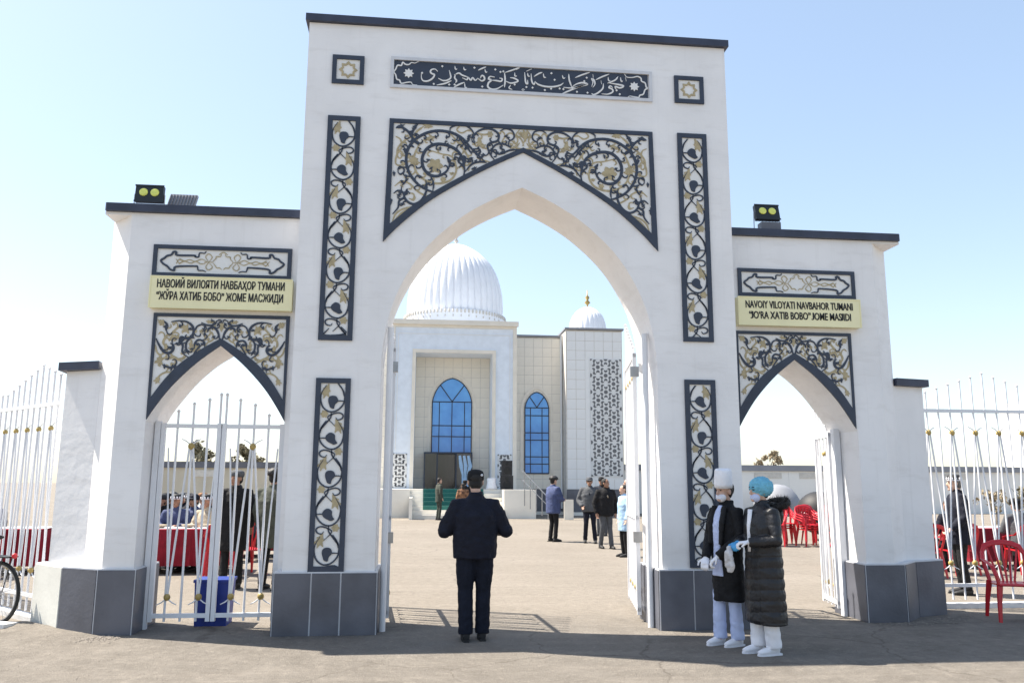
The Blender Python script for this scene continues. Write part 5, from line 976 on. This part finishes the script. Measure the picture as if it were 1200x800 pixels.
def wheel(x):
    w_=link('wheel',None,bk); R0=.33
    mb=MB(); mb.tube([(x+R0*cos(a),0,R0+R0*sin(a)) for a in [i*2*pi/36 for i in range(37)]],.019,8); mb.build('tyre',M['rubber'],w_,smooth=True)
    mb=MB(); mb.tube([(x+.305*cos(a),0,R0+.305*sin(a)) for a in [i*2*pi/36 for i in range(37)]],.010,6); mb.tube([(x,-.04,R0),(x,.04,R0)],.02,8)
    for i in range(28): a=i*2*pi/28; mb.tube([(x,.02*(-1)**i,R0),(x+.30*cos(a),0,R0+.30*sin(a))],.0022,4)
    mb.build('rim',M['steel'],w_)
wheel(0); wheel(1.05)
mb=MB()
for a,b_ in (((0,0,.33),(.42,0,.30)),((.42,0,.30),(.28,0,.80)),((0,0,.33),(.30,0,.74)),((.42,0,.30),(.88,0,.72)),((.31,0,.72),(.86,0,.82)),((.86,0,.90),(.92,0,.62)),((.92,0,.62),(1.05,0,.33))): mb.tube([a,b_],.016,8)
mb.build('frame',M['lampblack'],bk)
mb=MB(); mb.tube([(.28,0,.80),(.26,0,.90)],.013,8); mb.build('seat_post',M['steel'],bk)
mb=MB(); mb.tube([(.10,0,.93),(.20,0,.94),(.34,0,.935),(.42,0,.93)],[(.09,.025),(.08,.03),(.03,.025),(.02,.015)],12,up=(0,1,0)); mb.build('saddle',M['black'],bk,smooth=True)
mb=MB(); mb.tube([(.86,0,.90),(.85,0,1.0),(.83,-.26,1.02)],.012,8); mb.tube([(.85,0,1.0),(.83,.26,1.02)],.012,8); mb.build('handlebar',M['steel'],bk)
mb=MB(); mb.box(-.18,.22,-.07,.07,.72,.735)
for s in (-1,1): mb.tube([(-.10,s*.06,.72),(0,s*.05,.33)],.006,6)
mb.build('rear_rack',M['lampblack'],bk); mb=MB(); mb.ball((-.21,0,.74),(.02,.035,.03),10,8); mb.build('tail_light',M['red'],bk,smooth=True)
mb=MB(); mb.tube([(.42,-.03,.30),(.42,.03,.30)],.09,24); mb.build('chainring',M['steel'],bk); mb=MB(); mb.tube([(.42,.06,.30),(.50,.06,.16)],.010,6); mb.tube([(.42,-.06,.30),(.34,-.06,.44)],.010,6); mb.build('crank',M['steel'],bk)
# ------------------------------------------------- loose gravel, rubble by the plinths, floor bolt
mb=MB(); rn=random.Random(3)
def stone(x,y,r):
    o=[]; 
    for dx,dy,dz in ((1,0,.3),(0,1,.3),(-1,0,.3),(0,-1,.3),(0,0,1)): q=r*rn.uniform(.6,1.2); o.append((x+dx*q,y+dy*q,dz*q*.7))
    mb.add(o,[(0,1,4),(1,2,4),(2,3,4),(3,0,4)])
for _ in range(5000):
    x=rn.uniform(-6.5,7); y=rn.uniform(-2.6,1.2); stone(x,y,rn.uniform(.003,.010))
for _ in range(1500):
    side=rn.random(); x=rn.uniform(-5.9,-4.1) if side<.75 else rn.uniform(4.1,5.6); base=.15+max(0,(-4.46-x))*.75 if x<0 else .2+max(0,x-4.5)*.5; y=base-abs(rn.gauss(0,.13)); stone(x,y,rn.uniform(.004,.018))
for _ in range(500): x=rn.uniform(-2.6,2.6); stone(x,.75+rn.gauss(0,.25),rn.uniform(.004,.010))
mb.build('loose_gravel',M['stone'],kind='stuff')
mb=MB(); n=26
V=[];F=[]
for i in range(n+1):
    for j in range(7):
        u=i/n; x=-5.95+1.95*u; yb=.18+max(0,(-4.46-x))*.62; v_=j/6; y=yb+.05-.42*v_; z=(.055*(1-v_)**1.6)*(sin(pi*min(1,u*1.2))**.6)*(1+.5*noise.noise(Vector((x*4,y*6,0))))-.003; V.append((x,y,z if j<6 else -.004))
F=[(i*7+j,i*7+j+1,(i+1)*7+j+1,(i+1)*7+j) for i in range(n) for j in range(6)]
mb.add(V,F); mb.build('dirt_bank',M['ground'],kind='stuff',smooth=True)
